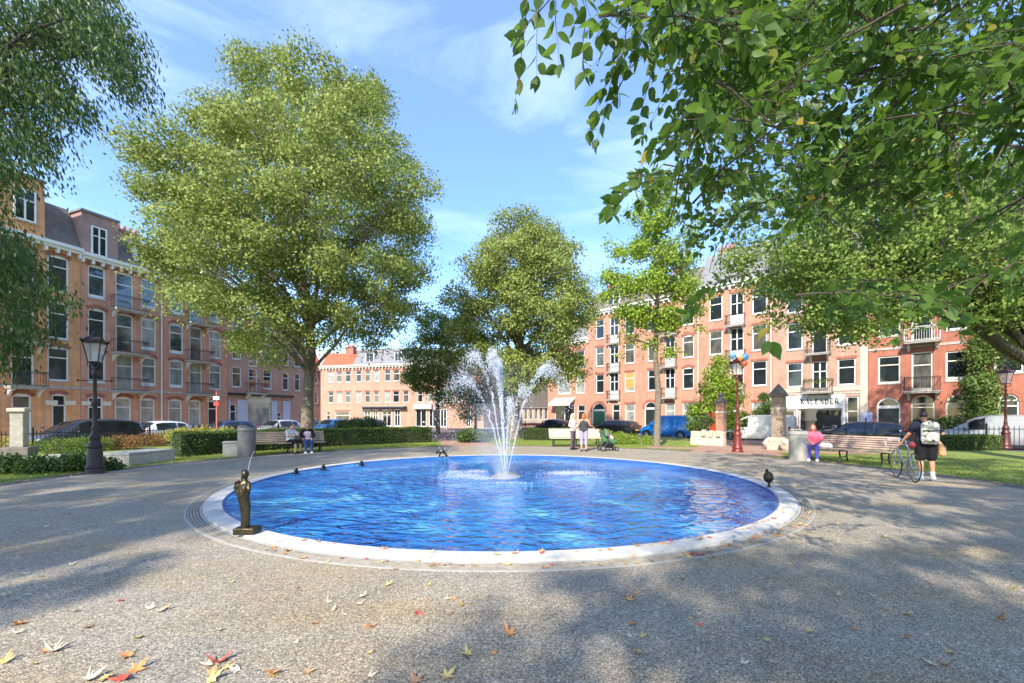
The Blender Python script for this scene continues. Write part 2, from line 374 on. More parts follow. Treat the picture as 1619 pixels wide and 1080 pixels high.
def balcony(root, u0, u1, z, deep=.85, mat_='iron', flowers=False, slab='stone'):
    z -= STREET; s = MB(); s.box(u0, u1, -deep, -.003, z-.14, z); s.box(u0-.04, u1+.04, -deep-.04, -.003, z-.05, z+.02)
    b = s.build('balcony', M[slab], root)
    r = MB(); h = .95
    for zz in (z+.08, z+h-.12, z+h):
        r.tube([(u0, -.02, zz), (u0, -deep, zz), (u1, -deep, zz), (u1, -.02, zz)], .014 if zz < z+h else .022, 5)
    n = max(4, int((u1-u0)/.12))
    for i in range(n+1):
        u = u0+(u1-u0)*i/n; r.tube([(u, -deep, z), (u, -deep, z+h)], .009, 4)
        if i < n: r.tube([(u, -deep, z+h-.12), (u+(u1-u0)/n/2, -deep, z+h-.02), (u+(u1-u0)/n, -deep, z+h-.12)], .007, 4)
    for v in (.25, .5, .75):
        for u in (u0, u1): r.tube([(u, -deep*v, z), (u, -deep*v, z+h)], .009, 4)
    r.build('railing', M[mat_], b)
    for u in (u0+.12, u1-.24):
        c = MB(); c.prism([(-.003, z-.62), (-.003, z-.142), (-deep*.75, z-.142), (-deep*.7, z-.24), (-deep*.35, z-.32), (-deep*.2, z-.5)], .14, 'X', (u, 0, 0)); c.build('bracket', M['cream'], b)
    if flowers:
        P = np.array([(rng.uniform(u0, u1), -deep+rng.gauss(0, .08), z+h*.85+rng.gauss(0, .1)) for _ in range(260)])
        leaves('flowers', P, .09, M['leaf_mid'], b)
    return b
def pipe(root, u, z1, mat_='white'):
    p = MB(); p.tube([(u, -.07, .02), (u, -.07, z1-STREET-.3), (u, -.2, z1-STREET-.02)], .05, 6); p.build('drainpipe', M[mat_], root)
def chimney(root, rf, u, y, z, W=1.0, D=.6, H=1.4):
    c = MB(); z -= STREET; c.box(u, u+W, y, y+D, z-1.2, z+H); c.box(u-.06, u+W+.06, y-.06, y+D+.06, z+H-.22, z+H-.05)
    ch = c.build('chimney', M['chim'], rf or root)
    n = max(2, int(W/.35))
    for i in range(n):
        p = MB(); p.lathe([(.001, 0), (.11, 0), (.09, .35), (.1, .36), (.07, .37)], 8, (u+W*(i+.5)/n, y+D/2, z+H)); p.build('chimney_pot', M['redroof'], ch)
def dormer(rf, u0, u1, z0, z1, y0=.25, deep=2.2, frame='white', C=True):
    z0 -= STREET; z1 -= STREET
    d = MB(); d.box(u0, u1, y0, y0+deep, z0, z1); dd = d.build('dormer', M[frame], rf)
    t = MB(); t.box(u0-.12, u1+.12, y0-.15, y0+deep, z1+.002, z1+.12); t.build('dormer_roof', M['slate'], dd)
    p = MB(); p.box(u0+.15, u1-.15, y0-.012, y0+.01, z0+.2, z1-.15); p.build('pane', M['glass'], dd)
    f = MB()
    if C: f.box((u0+u1)/2-.04, (u0+u1)/2+.04, y0-.03, y0-.013, z0+.2, z1-.15)
    f.box(u0+.13, u1-.13, y0-.03, y0-.014, z0+.15, z0+.22); f.build('window_frame', M['white'], dd)
def leaves(name, P, size, mat_, parent=None, shape='rhomb', A=None, updroop=.35, kind=None, nrm_up=.6, N_=None):
    P = np.asarray(P, float); n = len(P)
    if not np.ndim(size): size = nr.uniform(.7, 1.25, n)*size
    a = nr.normal(size=(n, 3)) if A is None else A+nr.normal(size=(n, 3))*.25
    if A is None: a[:, 2] -= updroop*1.5
    a /= np.linalg.norm(a, axis=1)[:, None]
    c = nr.normal(size=(n, 3))*.7; c[:, 2] += nrm_up*2
    if N_ is not None: c = N_+nr.normal(size=(n, 3))*.27
    b = np.cross(c, a); b /= np.linalg.norm(b, axis=1)[:, None]+1e-9; c = np.cross(a, b)
    if shape == 'rhomb': T = [(0, 0, 0), (.5, .34, .05), (1, 0, -.06), (.5, -.34, .05)]; Fc = [(0, 1, 2, 3)]
    elif shape == 'fold': T = [(0, 0, 0), (.45, .33, .07), (1, 0, -.08), (.45, -.33, .07)]; Fc = [(0, 1, 2), (0, 2, 3)]
    elif shape == 'long': T = [(0, 0, 0), (.35, .15, .03), (1, 0, -.1), (.35, -.15, .03)]; Fc = [(0, 1, 2, 3)]
    elif shape == 'fan': T = [(0, 0, 0), (.6, .45, .05), (.95, .3, 0), (.85, 0, -.02), (.95, -.3, 0), (.6, -.45, .05)]; Fc = [(0, 1, 2, 3, 4, 5)]
    elif shape == 'blade': T = [(0, .06, 0), (0, -.06, 0), (1, 0, 0)]; Fc = [(0, 1, 2)]
    else:  # ovate
        T = [(0, 0, 0), (.12, .2, .03), (.35, .34, .06), (.62, .29, .05), (.85, .13, .01), (1.08, 0, -.06), (.85, -.13, .01), (.62, -.29, .05), (.35, -.34, .06), (.12, -.2, .03), (.35, 0, 0), (.62, 0, -.005), (.85, 0, -.025)]
        Fc = [(0, 1, 2, 10), (10, 2, 3, 11), (11, 3, 4, 12), (12, 4, 5), (0, 10, 8, 9), (10, 11, 7, 8), (11, 12, 6, 7), (12, 5, 6)]
    T = np.array(T, float); k = len(T)
    V = P[:, None, :]+size[:, None, None]*(T[None, :, 0:1]*a[:, None, :]+T[None, :, 1:2]*b[:, None, :]+T[None, :, 2:3]*c[:, None, :])
    V = V.reshape(-1, 3)
    me = bpy.data.meshes.new(name)
    fl = np.array([i for f in Fc for i in f]); st = np.cumsum([0]+[len(f) for f in Fc])[:-1]; tot = np.array([len(f) for f in Fc])
    L_ = (fl[None, :]+(np.arange(n)*k)[:, None]).ravel(); S_ = (st[None, :]+(np.arange(n)*len(fl))[:, None]).ravel()
    me.vertices.add(len(V)); me.vertices.foreach_set('co', V.ravel()); me.loops.add(len(L_)); me.loops.foreach_set('vertex_index', L_.astype(np.int32))
    me.polygons.add(len(S_)); me.polygons.foreach_set('loop_start', S_.astype(np.int32))
    me.update(calc_edges=True)
    at_ = me.attributes.new('rnd', 'FLOAT', 'POINT'); at_.data.foreach_set('value', np.repeat(nr.random(n), k).astype(np.float32))
    if shape == 'ovate': me.polygons.foreach_set('use_smooth', np.ones(len(S_), bool))
    me.materials.append(mat_); me.validate()
    o = bpy.data.objects.new(name, me); COL.objects.link(o); o.parent = parent
    if kind: o['kind'] = kind
    return o
G = lambda *c: c
M['leaf_lime'] = leafmat('linden_leaves', [(0, G(.13, .175, .035)), (.45, G(.225, .275, .065)), (.85, G(.32, .355, .10)), (.98, G(.34, .38, .10)), (1, G(.42, .35, .09))], .30, (.36, .48, .09), .62, .22)
M['leaf_dark'] = leafmat('dark_leaves', [(0, G(.03, .06, .02)), (.6, G(.06, .11, .03)), (1, G(.13, .19, .045))], .36, (.16, .30, .03))
M['leaf_mid'] = leafmat('mid_leaves', [(0, G(.07, .12, .025)), (.5, G(.12, .19, .04)), (1, G(.22, .29, .06))], .33, (.28, .42, .05))
M['leaf_elm'] = leafmat('elm_leaves', [(0, G(.04, .085, .016)), (.6, G(.07, .14, .024)), (.975, G(.12, .20, .035)), (1, G(.42, .30, .06))], .48, (.27, .46, .045), .42, .35)
M['leaf_ginkgo'] = leafmat('ginkgo_leaves', [(0, G(.16, .26, .03)), (.6, G(.28, .40, .055)), (1, G(.40, .48, .08))], .4, (.45, .60, .07), .6, .2)
M['leaf_pale'] = leafmat('pale_lime_leaves', [(0, G(.09, .16, .03)), (.5, G(.19, .28, .06)), (1, G(.33, .40, .11))], .4, (.34, .50, .09), .6, .2)
M['leaf_hedge'] = leafmat('hedge_leaves', [(0, G(.03, .065, .013)), (.6, G(.06, .12, .02)), (1, G(.15, .22, .04))], .2, (.2, .34, .04))
M['leaf_yellow'] = leafmat('yellow_leaves', [(0, G(.20, .22, .04)), (.6, G(.45, .42, .09)), (1, G(.62, .50, .16))], .3, (.6, .6, .1))
M['leaf_red'] = leafmat('reddish_leaves', [(0, G(.10, .12, .03)), (.5, G(.25, .16, .05)), (1, G(.40, .12, .06))], .3, (.5, .3, .1))
M['brick_orange'] = brick('orange_brick', (.70, .31, .12), (.76, .37, .16), (.5, .36, .22))
M['brick_red'] = brick('red_brick', (.68, .30, .18), (.60, .25, .145), (.50, .38, .30))
M['brick_brown'] = brick('brown_brick', (.56, .29, .20), (.49, .25, .17), (.42, .35, .30))
M['brick_salmon'] = brick('salmon_brick', (.54, .245, .155), (.47, .205, .125), (.52, .40, .31))
M['brick_tan'] = brick('tan_brick', (.50, .29, .20), (.43, .245, .165), (.46, .38, .31))
M['brick_bright'] = brick('bright_red_brick', (.45, .15, .095), (.39, .125, .075), (.34, .19, .14))
M['brick_beige'] = brick('beige_brick', (.50, .27, .175), (.44, .23, .145), (.55, .45, .36))
M['brick_purple'] = brick('purple_brick', (.40, .24, .20), (.35, .21, .18), (.36, .3, .26))
M['pale'] = brick('pale_masonry', (.42, .33, .26), (.38, .30, .24), (.40, .34, .28), .5, .2)
M['shopwhite'] = mat('shop_render', (.62, .64, .70), .6, .08, 2)
M['purplewhite'] = mat('lilac_render', (.45, .47, .58), .6, .08, 2)
# ---------------------------------------------------------------- left terrace
Wn = lambda x0, x1, z0, z1, **k: dict(x=(x0, x1), z0=z0, z1=z1, **k)
FL = [(3.95, 6.25), (6.75, 9.25), (9.95, 12.3)]
GL = 'houses of the left terrace'
def col(x0, x1, floors=(0, 1, 2), g=('glass',)*3, **k): return [Wn(x0, x1, FL[f][0], FL[f][1], g=g[i % len(g)], rise=.16, **k) for i, f in enumerate(floors)]
def dcol(x0, x1, g=('glass',)*3): return [Wn(x0, x1, FL[f][0]-.5, FL[f][1], g=g[f], rise=.14, style='T', nosill=True) for f in range(3)]
ops = col(75, 109, g=('glass3', 'glass', 'glass'))+dcol(17, 54)+col(-45, -12)+[Wn(18, 50, .3, 3.05, g='glass3', rise=.2), Wn(82, 105, -.15, 3.1, kind='door', rise=.1), Wn(-40, -15, .6, 3.0, g='glass2', rise=.2)]
r, rf, W, ua = house('brick_house', 'orange brick terraced house at the left edge behind the dark hanging foliage', LEFT, -60, 127, 12.9, 'brick_orange', ops, GL, band=[3.45], roofh=3.0)
for f in range(3): balcony(r, LEFT.u(6)-ua, LEFT.u(66)-ua, FL[f][0]-.5)
# raised gable on the orange house
g = MB(); g.box(LEFT.u(-5)-ua, LEFT.u(70)-ua, -.06, 3.0, 13.0, 16.9); gg = g.build('gable_wall', M['brick_orange'], r)
g = MB(); g.box(LEFT.u(-8)-ua, LEFT.u(71.5)-ua, -.22, 3.1, 16.9, 17.05); g.build('gable_cap', M['slate'], gg)
window(gg, dict(u0=LEFT.u(20)-ua, u1=LEFT.u(56)-ua, z0=13.9, z1=15.9, style='TC'), 0)
for o_ in gg.children:
    if o_.name.startswith('window'): o_.location.y = -.2
for x in (78, 107): s_ = MB(); s_.box(LEFT.u(x)-ua-.2, LEFT.u(x)-ua+.35, -.14, -.003, 2.55, 2.85); s_.build('door_corbel', M['cream'], r)
ops = col(139, 167, g=('glass', 'glass', 'glass'), style='TS')+dcol(183, 211, ('glass2', 'glass', 'glass'))+col(223, 247, g=('glass2', 'glass2', 'glass'), style='TS')
ops += [Wn(139, 163, -.15, 3.0, kind='door', rise=.1), Wn(182, 208, .7, 3.05, g='glass2', rise=.14), Wn(222, 245, .7, 3.0, g='glass2', rise=.14)]
r, rf, W, ua = house('brick_house', 'red brick terraced house with a tall gable dormer beside the orange brick house', LEFT, 127, 258, 12.75, 'brick_red', ops, GL, band=[3.45], ext=(.02, -.02), roofh=2.5)
for f in range(3): balcony(r, LEFT.u(174)-ua, LEFT.u(226)-ua, FL[f][0]-.5)
pipe(r, W-.12, 12.6)
g = MB(); g.box(.02, LEFT.u(186)-ua, -.05, 3.2, 12.98, 16.0); gg = g.build('gable_wall', M['brick_purple'], r)
g = MB(); g.box(-.08, LEFT.u(188)-ua, -.2, 3.3, 16.0, 16.15); g.build('gable_cap', M['slate'], gg)
window(gg, dict(u0=LEFT.u(143)-ua, u1=LEFT.u(168)-ua, z0=12.95, z1=15.0, style='TC'), 0)
for o_ in gg.children:
    if o_.name.startswith('window'): o_.location.y = -.2
chimney(r, rf, LEFT.u(214)-ua, 2.2, 14.9, 1.5); dormer(rf, LEFT.u(216)-ua, LEFT.u(240)-ua, 13.2, 14.7)
for x in (133, 166): s_ = MB(); s_.box(LEFT.u(x)-ua-.15, LEFT.u(x)-ua+.3, -.14, -.003, 2.55, 2.85); s_.build('door_corbel', M['cream'], r)
ops = col(268, 290, g=('glass2', 'glass', 'glass'), style='TS')+dcol(300, 320, ('glass2', 'glass3', 'glass'))+col(331, 350, g=('glass2', 'glass2', 'glass'))
ops += [Wn(266, 288, .7, 3.0, g='glass2', rise=.14), Wn(298, 318, .7, 3.0, g='glass2', rise=.14), Wn(329, 344, -.15, 3.0, kind='door', rise=.1)]
r, rf, W, ua = house('brick_house', 'red brick terraced house between the drainpipe and the brown corner house', LEFT, 258, 360, 12.75, 'brick_red', ops, GL, band=[3.45], ext=(0, -.02), roofh=2.5)
for f in range(3): balcony(r, LEFT.u(292)-ua, LEFT.u(330)-ua, FL[f][0]-.5)
dormer(rf, 3.2, 4.6, 13.2, 14.7)
FL2 = [(4.3, 6.2), (6.9, 8.9), (9.3, 10.9)]
ops = []
for x0, x1, gq in ((367, 382, 'glass3'), (416, 430, 'glass'), (447, 457, 'glass'), (466, 475, 'glass3')):
    for a_, b_ in FL2: ops.append(Wn(x0, x1, a_, b_, g=gq, noarch=True))
for a_, b_ in FL2[:2]: ops.append(Wn(393, 407, a_-.5, b_, nosill=True, noarch=True))
ops += [Wn(363.5, 374, -.15, 2.7, kind='door', noarch=True), Wn(391, 428, .5, 2.9, kind='shop', g='glass2', nosill=True, noarch=True, style=''), Wn(438, 446, -.15, 2.0, kind='door', noarch=True)]
r, rf, W, ua = house('brick_house', 'brown brick corner house with lilac and white shopfront behind the big tree trunk', LEFT, 360, 482, 11.4, 'brick_brown', ops, GL, roof='flat', roofmat='slate')
balcony(r, LEFT.u(386)-ua, LEFT.u(414)-ua, FL2[0][0]-.5)
for xa_, xb_ in ((361, 363.4), (374.3, 390.6), (428.4, 437.5), (446.5, 458)): s_ = MB(); s_.box(LEFT.u(xa_)-ua+.01, LEFT.u(xb_)-ua, -.09, .005, 0, 3.35); s_.build('shop_pilaster', M['purplewhite'], r)
s_ = MB(); s_.box(LEFT.u(391)-ua, LEFT.u(428)-ua, -.05, .004, 3.12, 3.72); s_.build('shop_fascia', M['cream'], r)
s_ = MB(); s_.box(.02, LEFT.u(462)-ua, -.28, -.002, 3.75, 3.95); s_.build('shop_cornice', M['iron'], r)
# ---------------------------------------------------------------- right terrace
GR = 'houses of the right terrace'
FR = [(4.2, 6.35), (7.25, 9.45), (10.4, 12.6)]
def rcol(x0, x1, g=('glass', 'glass3', 'glass'), **k): return [Wn(x0, x1, FR[f][0], FR[f][1], g=g[f], **k) for f in range(3)]
def rdcol(x0, x1, **k): return [Wn(x0, x1, FR[f][0]-.75, FR[f][1], style='TCP', nosill=True, **k) for f in range(3)]
ops = [Wn(882, 902, 4.3, 6.5, g='glass2', fw=.12), Wn(911, 924, 4.3, 6.5, g='glass2'), Wn(882, 902, 7.4, 9.4), Wn(911, 924, 7.4, 9.4), Wn(877, 908, .5, 2.9, kind='shop', g='glass', nosill=True, noarch=True, style='C'), Wn(913, 925, -.15, 2.9, kind='door', noarch=True)]
r, rf, W, ua = house('brick_house', 'salmon brick corner house with white awning behind the standing women', RIGHT, 866, 930, 10.6, 'brick_salmon', ops, GR, ext=(0, -.02), roofmat='slate')
a_ = MB(); u0, u1 = RIGHT.u(876)-ua, RIGHT.u(910)-ua; a_.prism([(-.003, 3.9), (-.003, 4.0), (-1.1, 3.3), (-1.1, 3.05), (-1.06, 3.05), (-1.06, 3.25)], u1-u0, 'X', (u0, 0, 0)); a_.build('awning', M['cream'], r)
ops = rcol(942, 955)+rdcol(964, 978)+rcol(987.5, 1003)
ops[-3]['g'] = 'glass2'; ops[6]['blind'] = .8; ops[6]['bm'] = 'orangeblind'
ops += [Wn(936, 957, -.15, 3.1, kind='door', leaf='greendoor', rise=1.0), Wn(968, 980, -.15, 2.9, kind='door', noarch=True), Wn(988, 1004, .5, 2.9, g='glass2')]
r, rf, W, ua = house('brick_house', 'salmon brick house with a green door in an arched porch', RIGHT, 930, 1010, 13.4, 'brick_salmon', ops, GR, ext=(0, -.02))
for f in range(3): balcony(r, RIGHT.u(961)-ua, RIGHT.u(981)-ua, FR[f][0]-.75, .35)
chimney(r, rf, 1.0, 2.5, 15.8); dormer(rf, RIGHT.u(958)-ua, RIGHT.u(978)-ua, 13.8, 15.6)
ops = rcol(1024, 1038)+rdcol(1051, 1067)+rcol(1079, 1097, rise=.16)
ops += [Wn(1019, 1038, -.15, 3.1, kind='door', rise=1.0), Wn(1052, 1067, .5, 2.9, g='glass2'), Wn(1079, 1097, .5, 2.9, g='glass2')]
r, rf, W, ua = house('brick_house', 'salmon brick house behind the slender pale green tree and the blue van', RIGHT, 1010, 1106, 13.4, 'brick_salmon', ops, GR, ext=(0, -.02))
for f in range(3): balcony(r, RIGHT.u(1047)-ua, RIGHT.u(1071)-ua, FR[f][0]-.75, .6)
pipe(r, W-.1, 13.3, 'cream'); chimney(r, rf, 2.5, 2.5, 15.8); dormer(rf, RIGHT.u(1045)-ua, RIGHT.u(1072)-ua, 13.8, 15.6)
ops = rcol(1121, 1142)+rdcol(1154, 1176)+rcol(1189, 1212.5)
ops += [Wn(1118, 1135, -.15, 2.7, kind='door', leaf='reddoor'), Wn(1152, 1172, .5, 2.8, g='glass2'), Wn(1189, 1212, .5, 2.8, g='glass2')]
r, rf, W, ua = house('brick_house', 'salmon brick house with a red door behind the maroon lamp post', RIGHT, 1106, 1222, 13.4, 'brick_salmon', ops, GR, ext=(0, -.02), roofmat='slate', roofh=3.4)
for f in range(3): balcony(r, RIGHT.u(1150)-ua, RIGHT.u(1179)-ua, FR[f][0]-.75, .6, flowers=(f == 0))
pipe(r, W-.12, 13.3, 'cream'); chimney(r, rf, .8, 2.5, 16.4, 1.4)
# shop house
ops = [Wn(1244, 1269, 3.95, 5.95), Wn(1284, 1308, 3.5, 5.9, nosill=True, style='TC'), Wn(1324, 1353, 3.95, 5.95)]
ops += [Wn(1244, 1269, 7.0, 9.2), Wn(1284, 1308, 6.5, 9.2, nosill=True), Wn(1324, 1353, 7.0, 9.2), Wn(1244, 1269, 10.0, 12.1), Wn(1284, 1308, 9.6, 12.1, nosill=True), Wn(1324, 1353, 10.0, 12.1)]
ops += [Wn(1239.5, 1257, -.15, 2.1, kind='shop', noarch=True, nosill=True, style=''), Wn(1263, 1332, .35, 2.15, kind='shop', noarch=True, nosill=True, style=''), Wn(1338, 1358, -.1, 3.1, kind='shop', noarch=True, nosill=True, style='T', tf=.35)]
r, rf, W, ua = house('shop_house', 'pale stone fronted shop house with a white fascia reading KALENDER', RIGHT, 1222, 1373, 13.4, 'brick_tan', ops, GR, ext=(0, -.02), band=[3.3])
r['category'] = 'shop'
U = lambda x: RIGHT.u(x)-ua
s_ = MB(); s_.box(U(1360), W-.02, -.05, -.003, 0, 7.0); s_.box(U(1225), U(1239), -.05, -.003, 0, 3.5); s_.box(U(1239), W-.02, -.045, -.004, 3.72, 4.05); s_.build('stone_facing', M['palestone'], r)
s_ = MB(); s_.box(U(1239), U(1259), -.07, -.003, 2.36, 3.42); s_.box(U(1262), U(1335), -.11, -.002, 2.4, 3.45); s_.box(U(1259), U(1262), -.12, -.002, .02, 3.45); s_.box(U(1332.4), U(1337), -.12, -.112, .02, 3.45); s_.box(U(1262), U(1335), -.03, .06, .1, .54); sg = s_.build('shop_fascia', M['white'], r)
LT = {'K': [('v', .12, 0, 1, .17), ('d', .25, .45, .72, 1, .07), ('d', .32, .58, .76, 0, .17)], 'A': [('d', .08, 0, .42, 1, .06), ('d', .42, 1, .78, 0, .17), ('h', .2, .66, .32, .05)], 'L': [('v', .14, 0, 1, .16), ('h', .1, .66, .03, .10), ('v', .66, 0, .25, .05)],
 'E': [('v', .14, 0, 1, .16), ('h', .1, .62, .03, .10), ('h', .1, .60, .97, .10), ('h', .1, .48, .5, .09), ('v', .63, 0, .22, .05), ('v', .60, .78, 1, .05)], 'N': [('v', .12, 0, 1, .06), ('d', .12, 1, .74, 0, .17), ('v', .74, 0, 1, .06)],
 'D': [('v', .14, 0, 1, .16), ('h', .1, .45, .03, .10), ('h', .1, .45, .97, .10), ('d', .45, 1, .70, .74, .09), ('v', .72, .24, .76, .16), ('d', .70, .26, .45, 0, .09)], 'R': [('v', .14, 0, 1, .16), ('h', .1, .5, .97, .10), ('h', .1, .5, .48, .06), ('d', .5, .98, .64, .85, .07), ('v', .64, .6, .87, .13), ('d', .64, .62, .5, .48, .07), ('d', .42, .5, .78, 0, .16)]}
tb = MB(); x0, x1 = U(1266.5), U(1328.5); cw = (x1-x0)/8; lh = .42; zb = 2.95-lh/2
def stroke(ax, az, bx, bz, t, k):
    d = Vector((bx-ax, bz-az)); nn = Vector((-d.y, d.x)).normalized()*t*.72; y0, y1 = -.128-k*.0007, -.108
    P = [(ax+nn.x, az+nn.y), (ax-nn.x, az-nn.y), (bx-nn.x, bz-nn.y), (bx+nn.x, bz+nn.y)]
    tb.add([(x, y, z) for y in (y0, y1) for x, z in P], [(0, 1, 2, 3), (7, 6, 5, 4), (0, 4, 5, 1), (1, 5, 6, 2), (2, 6, 7, 3), (3, 7, 4, 0)])
for i, ch in enumerate('KALENDER'):
    ox = x0+cw*i+.02; sx = cw*.88; kk = 0
    for q_ in LT[ch]:
        kk += 1
        if q_[0] == 'v': stroke(ox+q_[1]*sx, zb+q_[2]*lh, ox+q_[1]*sx, zb+q_[3]*lh, q_[4]*sx, kk)
        elif q_[0] == 'h': stroke(ox+q_[1]*sx, zb+q_[3]*lh, ox+q_[2]*sx, zb+q_[3]*lh, q_[4]*lh, kk)
        else: stroke(ox+q_[1]*sx, zb+q_[2]*lh, ox+q_[3]*sx, zb+q_[4]*lh, q_[5]*sx, kk)
    for q_ in LT[ch]:
        if q_[0] in 'vd' and q_[-1] > .055:
            for xx, zz in ((q_[1], q_[2]), ((q_[1], q_[3]) if q_[0] == 'v' else (q_[3], q_[4]))):
                if zz in (0, 1) and not (ch in 'AD' and zz == 1 and q_[0] == 'd'): kk += 1; stroke(ox+(xx-.13)*sx, zb+lh*(.015 if zz == 0 else .985), ox+(xx+.13)*sx, zb+lh*(.015 if zz == 0 else .985), .03*lh, kk)
tb.build('lettering', M['black'], sg)
balcony(r, U(1273), U(1318), 3.5, .8, flowers=True, slab='stone'); balcony(r, U(1278), U(1314), 6.5, .7)
# bright red house
ops = [Wn(1388, 1424, 3.95, 5.9, frame='cream', fw=.1, noarch=True), Wn(1441, 1475, 3.3, 6.0, nosill=True, noarch=True, g='glass3', frame='cream', style='TS'), Wn(1495, 1534, 3.95, 5.9, frame='cream', noarch=True, style='TS')]
ops += [Wn(1388, 1424, 7.3, 9.3, noarch=True), Wn(1441, 1475, 6.7, 9.3, nosill=True, noarch=True), Wn(1495, 1534, 7.3, 9.3, noarch=True), Wn(1388, 1424, 10.2, 12.1), Wn(1495, 1534, 10.2, 12.1)]
ops += [Wn(1386, 1424, -.15, 2.95, kind='door', rise=1.3, frame='white'), Wn(1440, 1478.5, .5, 3.05, rise=1.3, frame='cream'), Wn(1495, 1538, .5, 3.05, rise=1.3, frame='cream')]
r, rf, W, ua = house('brick_house', 'bright red brick house with round arched ground floor windows', RIGHT, 1373, 1560, 13.0, 'brick_bright', ops, GR, ext=(0, -.02), band=[6.35])
balcony(r, U(1431), U(1487), 3.3, .8); balcony(r, U(1431), U(1487), 6.7, .8, 'white', flowers=True)
ops = [Wn(1572, 1619, 4.3, 6.3, rise=.9, frame='white', style=''), Wn(1640, 1690, 4.3, 6.3), Wn(1578, 1612, -.15, 3.0, kind='door', rise=1.0), Wn(1640, 1690, .6, 3.0), Wn(1575, 1615, 7.3, 9.3), Wn(1640, 1690, 7.3, 9.3)]
r, rf, W, ua = house('brick_house', 'red brick house at the right edge behind the lamp and the climbing shrub', RIGHT, 1560, 1780, 12.6, 'brick_bright', ops, GR, ext=(0, 0))
# ---------------------------------------------------------------- far middle terrace
GM = 'houses across the square'
def mops(xs, fl, g): return [Wn(x0, x1, a, b, g=g[(i+j) % len(g)], style='T', fw=.07) for i, (x0, x1) in enumerate(xs) for j, (a, b) in enumerate(fl)]
FM = [(3.6, 5.3), (6.8, 8.5)]
xs1 = [(519, 527), (532, 540.5), (546, 554.5)]
ops = mops(xs1, FM, ('glass', 'glass2', 'glass3'))+[Wn(516, 522, -.1, 2.3, kind='door', noarch=True), Wn(530, 553, .4, 2.3, kind='shop', g='glass3', nosill=True)]
r, rf, W, ua = house('brick_house', 'orange brick house at the left end of the far terrace', MID, 507, 559, 9.2, 'brick_beige', ops, GM, cornice='cream', roofmat='redroof', roofh=1.9)
chimney(r, rf, W*.45, 2.6, 11.6, 1.4, .9, 1.2)
xs2 = [(563, 571), (577, 585), (591, 599), (608, 617), (621, 631), (637, 646)]
ops = mops(xs2, FM, ('glass2', 'glass', 'glass3'))+[Wn(x0, x1, .0, 2.6, kind='shop', g='glass', nosill=True, noarch=True, style='TC', fw=.14) for x0, x1 in ((575, 586), (589, 598), (604, 619), (623, 633))]
r, rf, W, ua = house('brick_house', 'orange brick house with dormers and white shopfront across the square', MID, 559, 655, 9.2, 'brick_beige', ops, GM, cornice='cream', roofmat='slate', roofh=2.6, ext=(0, -.02))
dormer(rf, MID.u(576)-ua, MID.u(590)-ua, 9.5, 11.3); dormer(rf, MID.u(622)-ua, MID.u(634)-ua, 9.5, 11.3)
a_ = MB(); a_.box(MID.u(573)-ua, W-1.2, -.9, -.003, 3.1, 3.25); a_.box(MID.u(573)-ua, W-1.2, -.12, -.003, 2.85, 3.08); a_.build('shop_canopy', M['slate'], r)
xs3 = [(660, 668), (676, 684), (692, 700), (708, 716), (724, 731), (738, 745)]
ops = mops(xs3, FM, ('glass', 'glass2'))+[Wn(x0, x1, .0, 2.6, kind='shop', g='glass', nosill=True, noarch=True, style='C') for x0, x1 in ((657, 674), (678, 690), (696, 706), (736, 744))]
r, rf, W, ua = house('brick_house', 'pinkish brick house behind the small dark tree, with a white shop canopy', MID, 655, 765, 8.9, 'brick_beige', ops, GM, cornice='cream', roofmat='slate', ext=(0, -.02))
a_ = MB(); a_.box(.1, MID.u(684)-ua, -.5, -.003, 2.85, 3.5); a_.build('shop_canopy', M['shopwhite'], r)
# slatted building glimpsed behind the fountain
ZP = Fac((-4.6, 74), (1, -.02))
ops = [Wn(x, x+5, z, z+2.2, g='glass3', style='', noarch=True, fw=.05, nosill=True) for x in range(773, 872, 8) for z in (1.0, 4.2)]
r, rf, W, ua = house('slatted_building', 'grey brown building with upright timber slats seen through the fountain spray', ZP, 768, 880, 8.2, 'pale', ops, GM, roof='flat', roofmat='slate', cornice=None)
r['category'] = 'building'
s_ = MB(); n = 70
for i in range(n): s_.box(W*i/n+.02, W*i/n+.11, -.25, -.12, 3.3, 8.4)
s_.box(0, W, -.26, -.1, 8.4, 8.55); s_.box(0, W, -.26, -.1, 3.12, 3.28); s_.build('timber_slats', mat('weathered_timber', (.22, .19, .16), .8, .2, 6), r)
# side street house end
SS = Fac((-31.5, 70), (.5, .86))
ops = [Wn(x, x+4, z, z+1.7, g='glass3', noarch=True) for x in (491, 498) for z in (3.6, 6.8)]
house('brick_house', 'purple brown house end in the side street beside the big tree trunk', SS, 484, 508, 9.4, 'brick_purple', ops, GM, roofmat='redroof')
RS = Fac((-26, 82), (1, 0))
r, rf, W, ua = house('brick_house', 'tall red roofed house rising behind the far orange terrace', RS, 508, 580, 9.5, 'brick_tan', [], GM, roofmat='redroof', roofh=4.4, roofback=3)
chimney(r, rf, W*.62, 2.0, 13.6, 1.6, 1, .9)
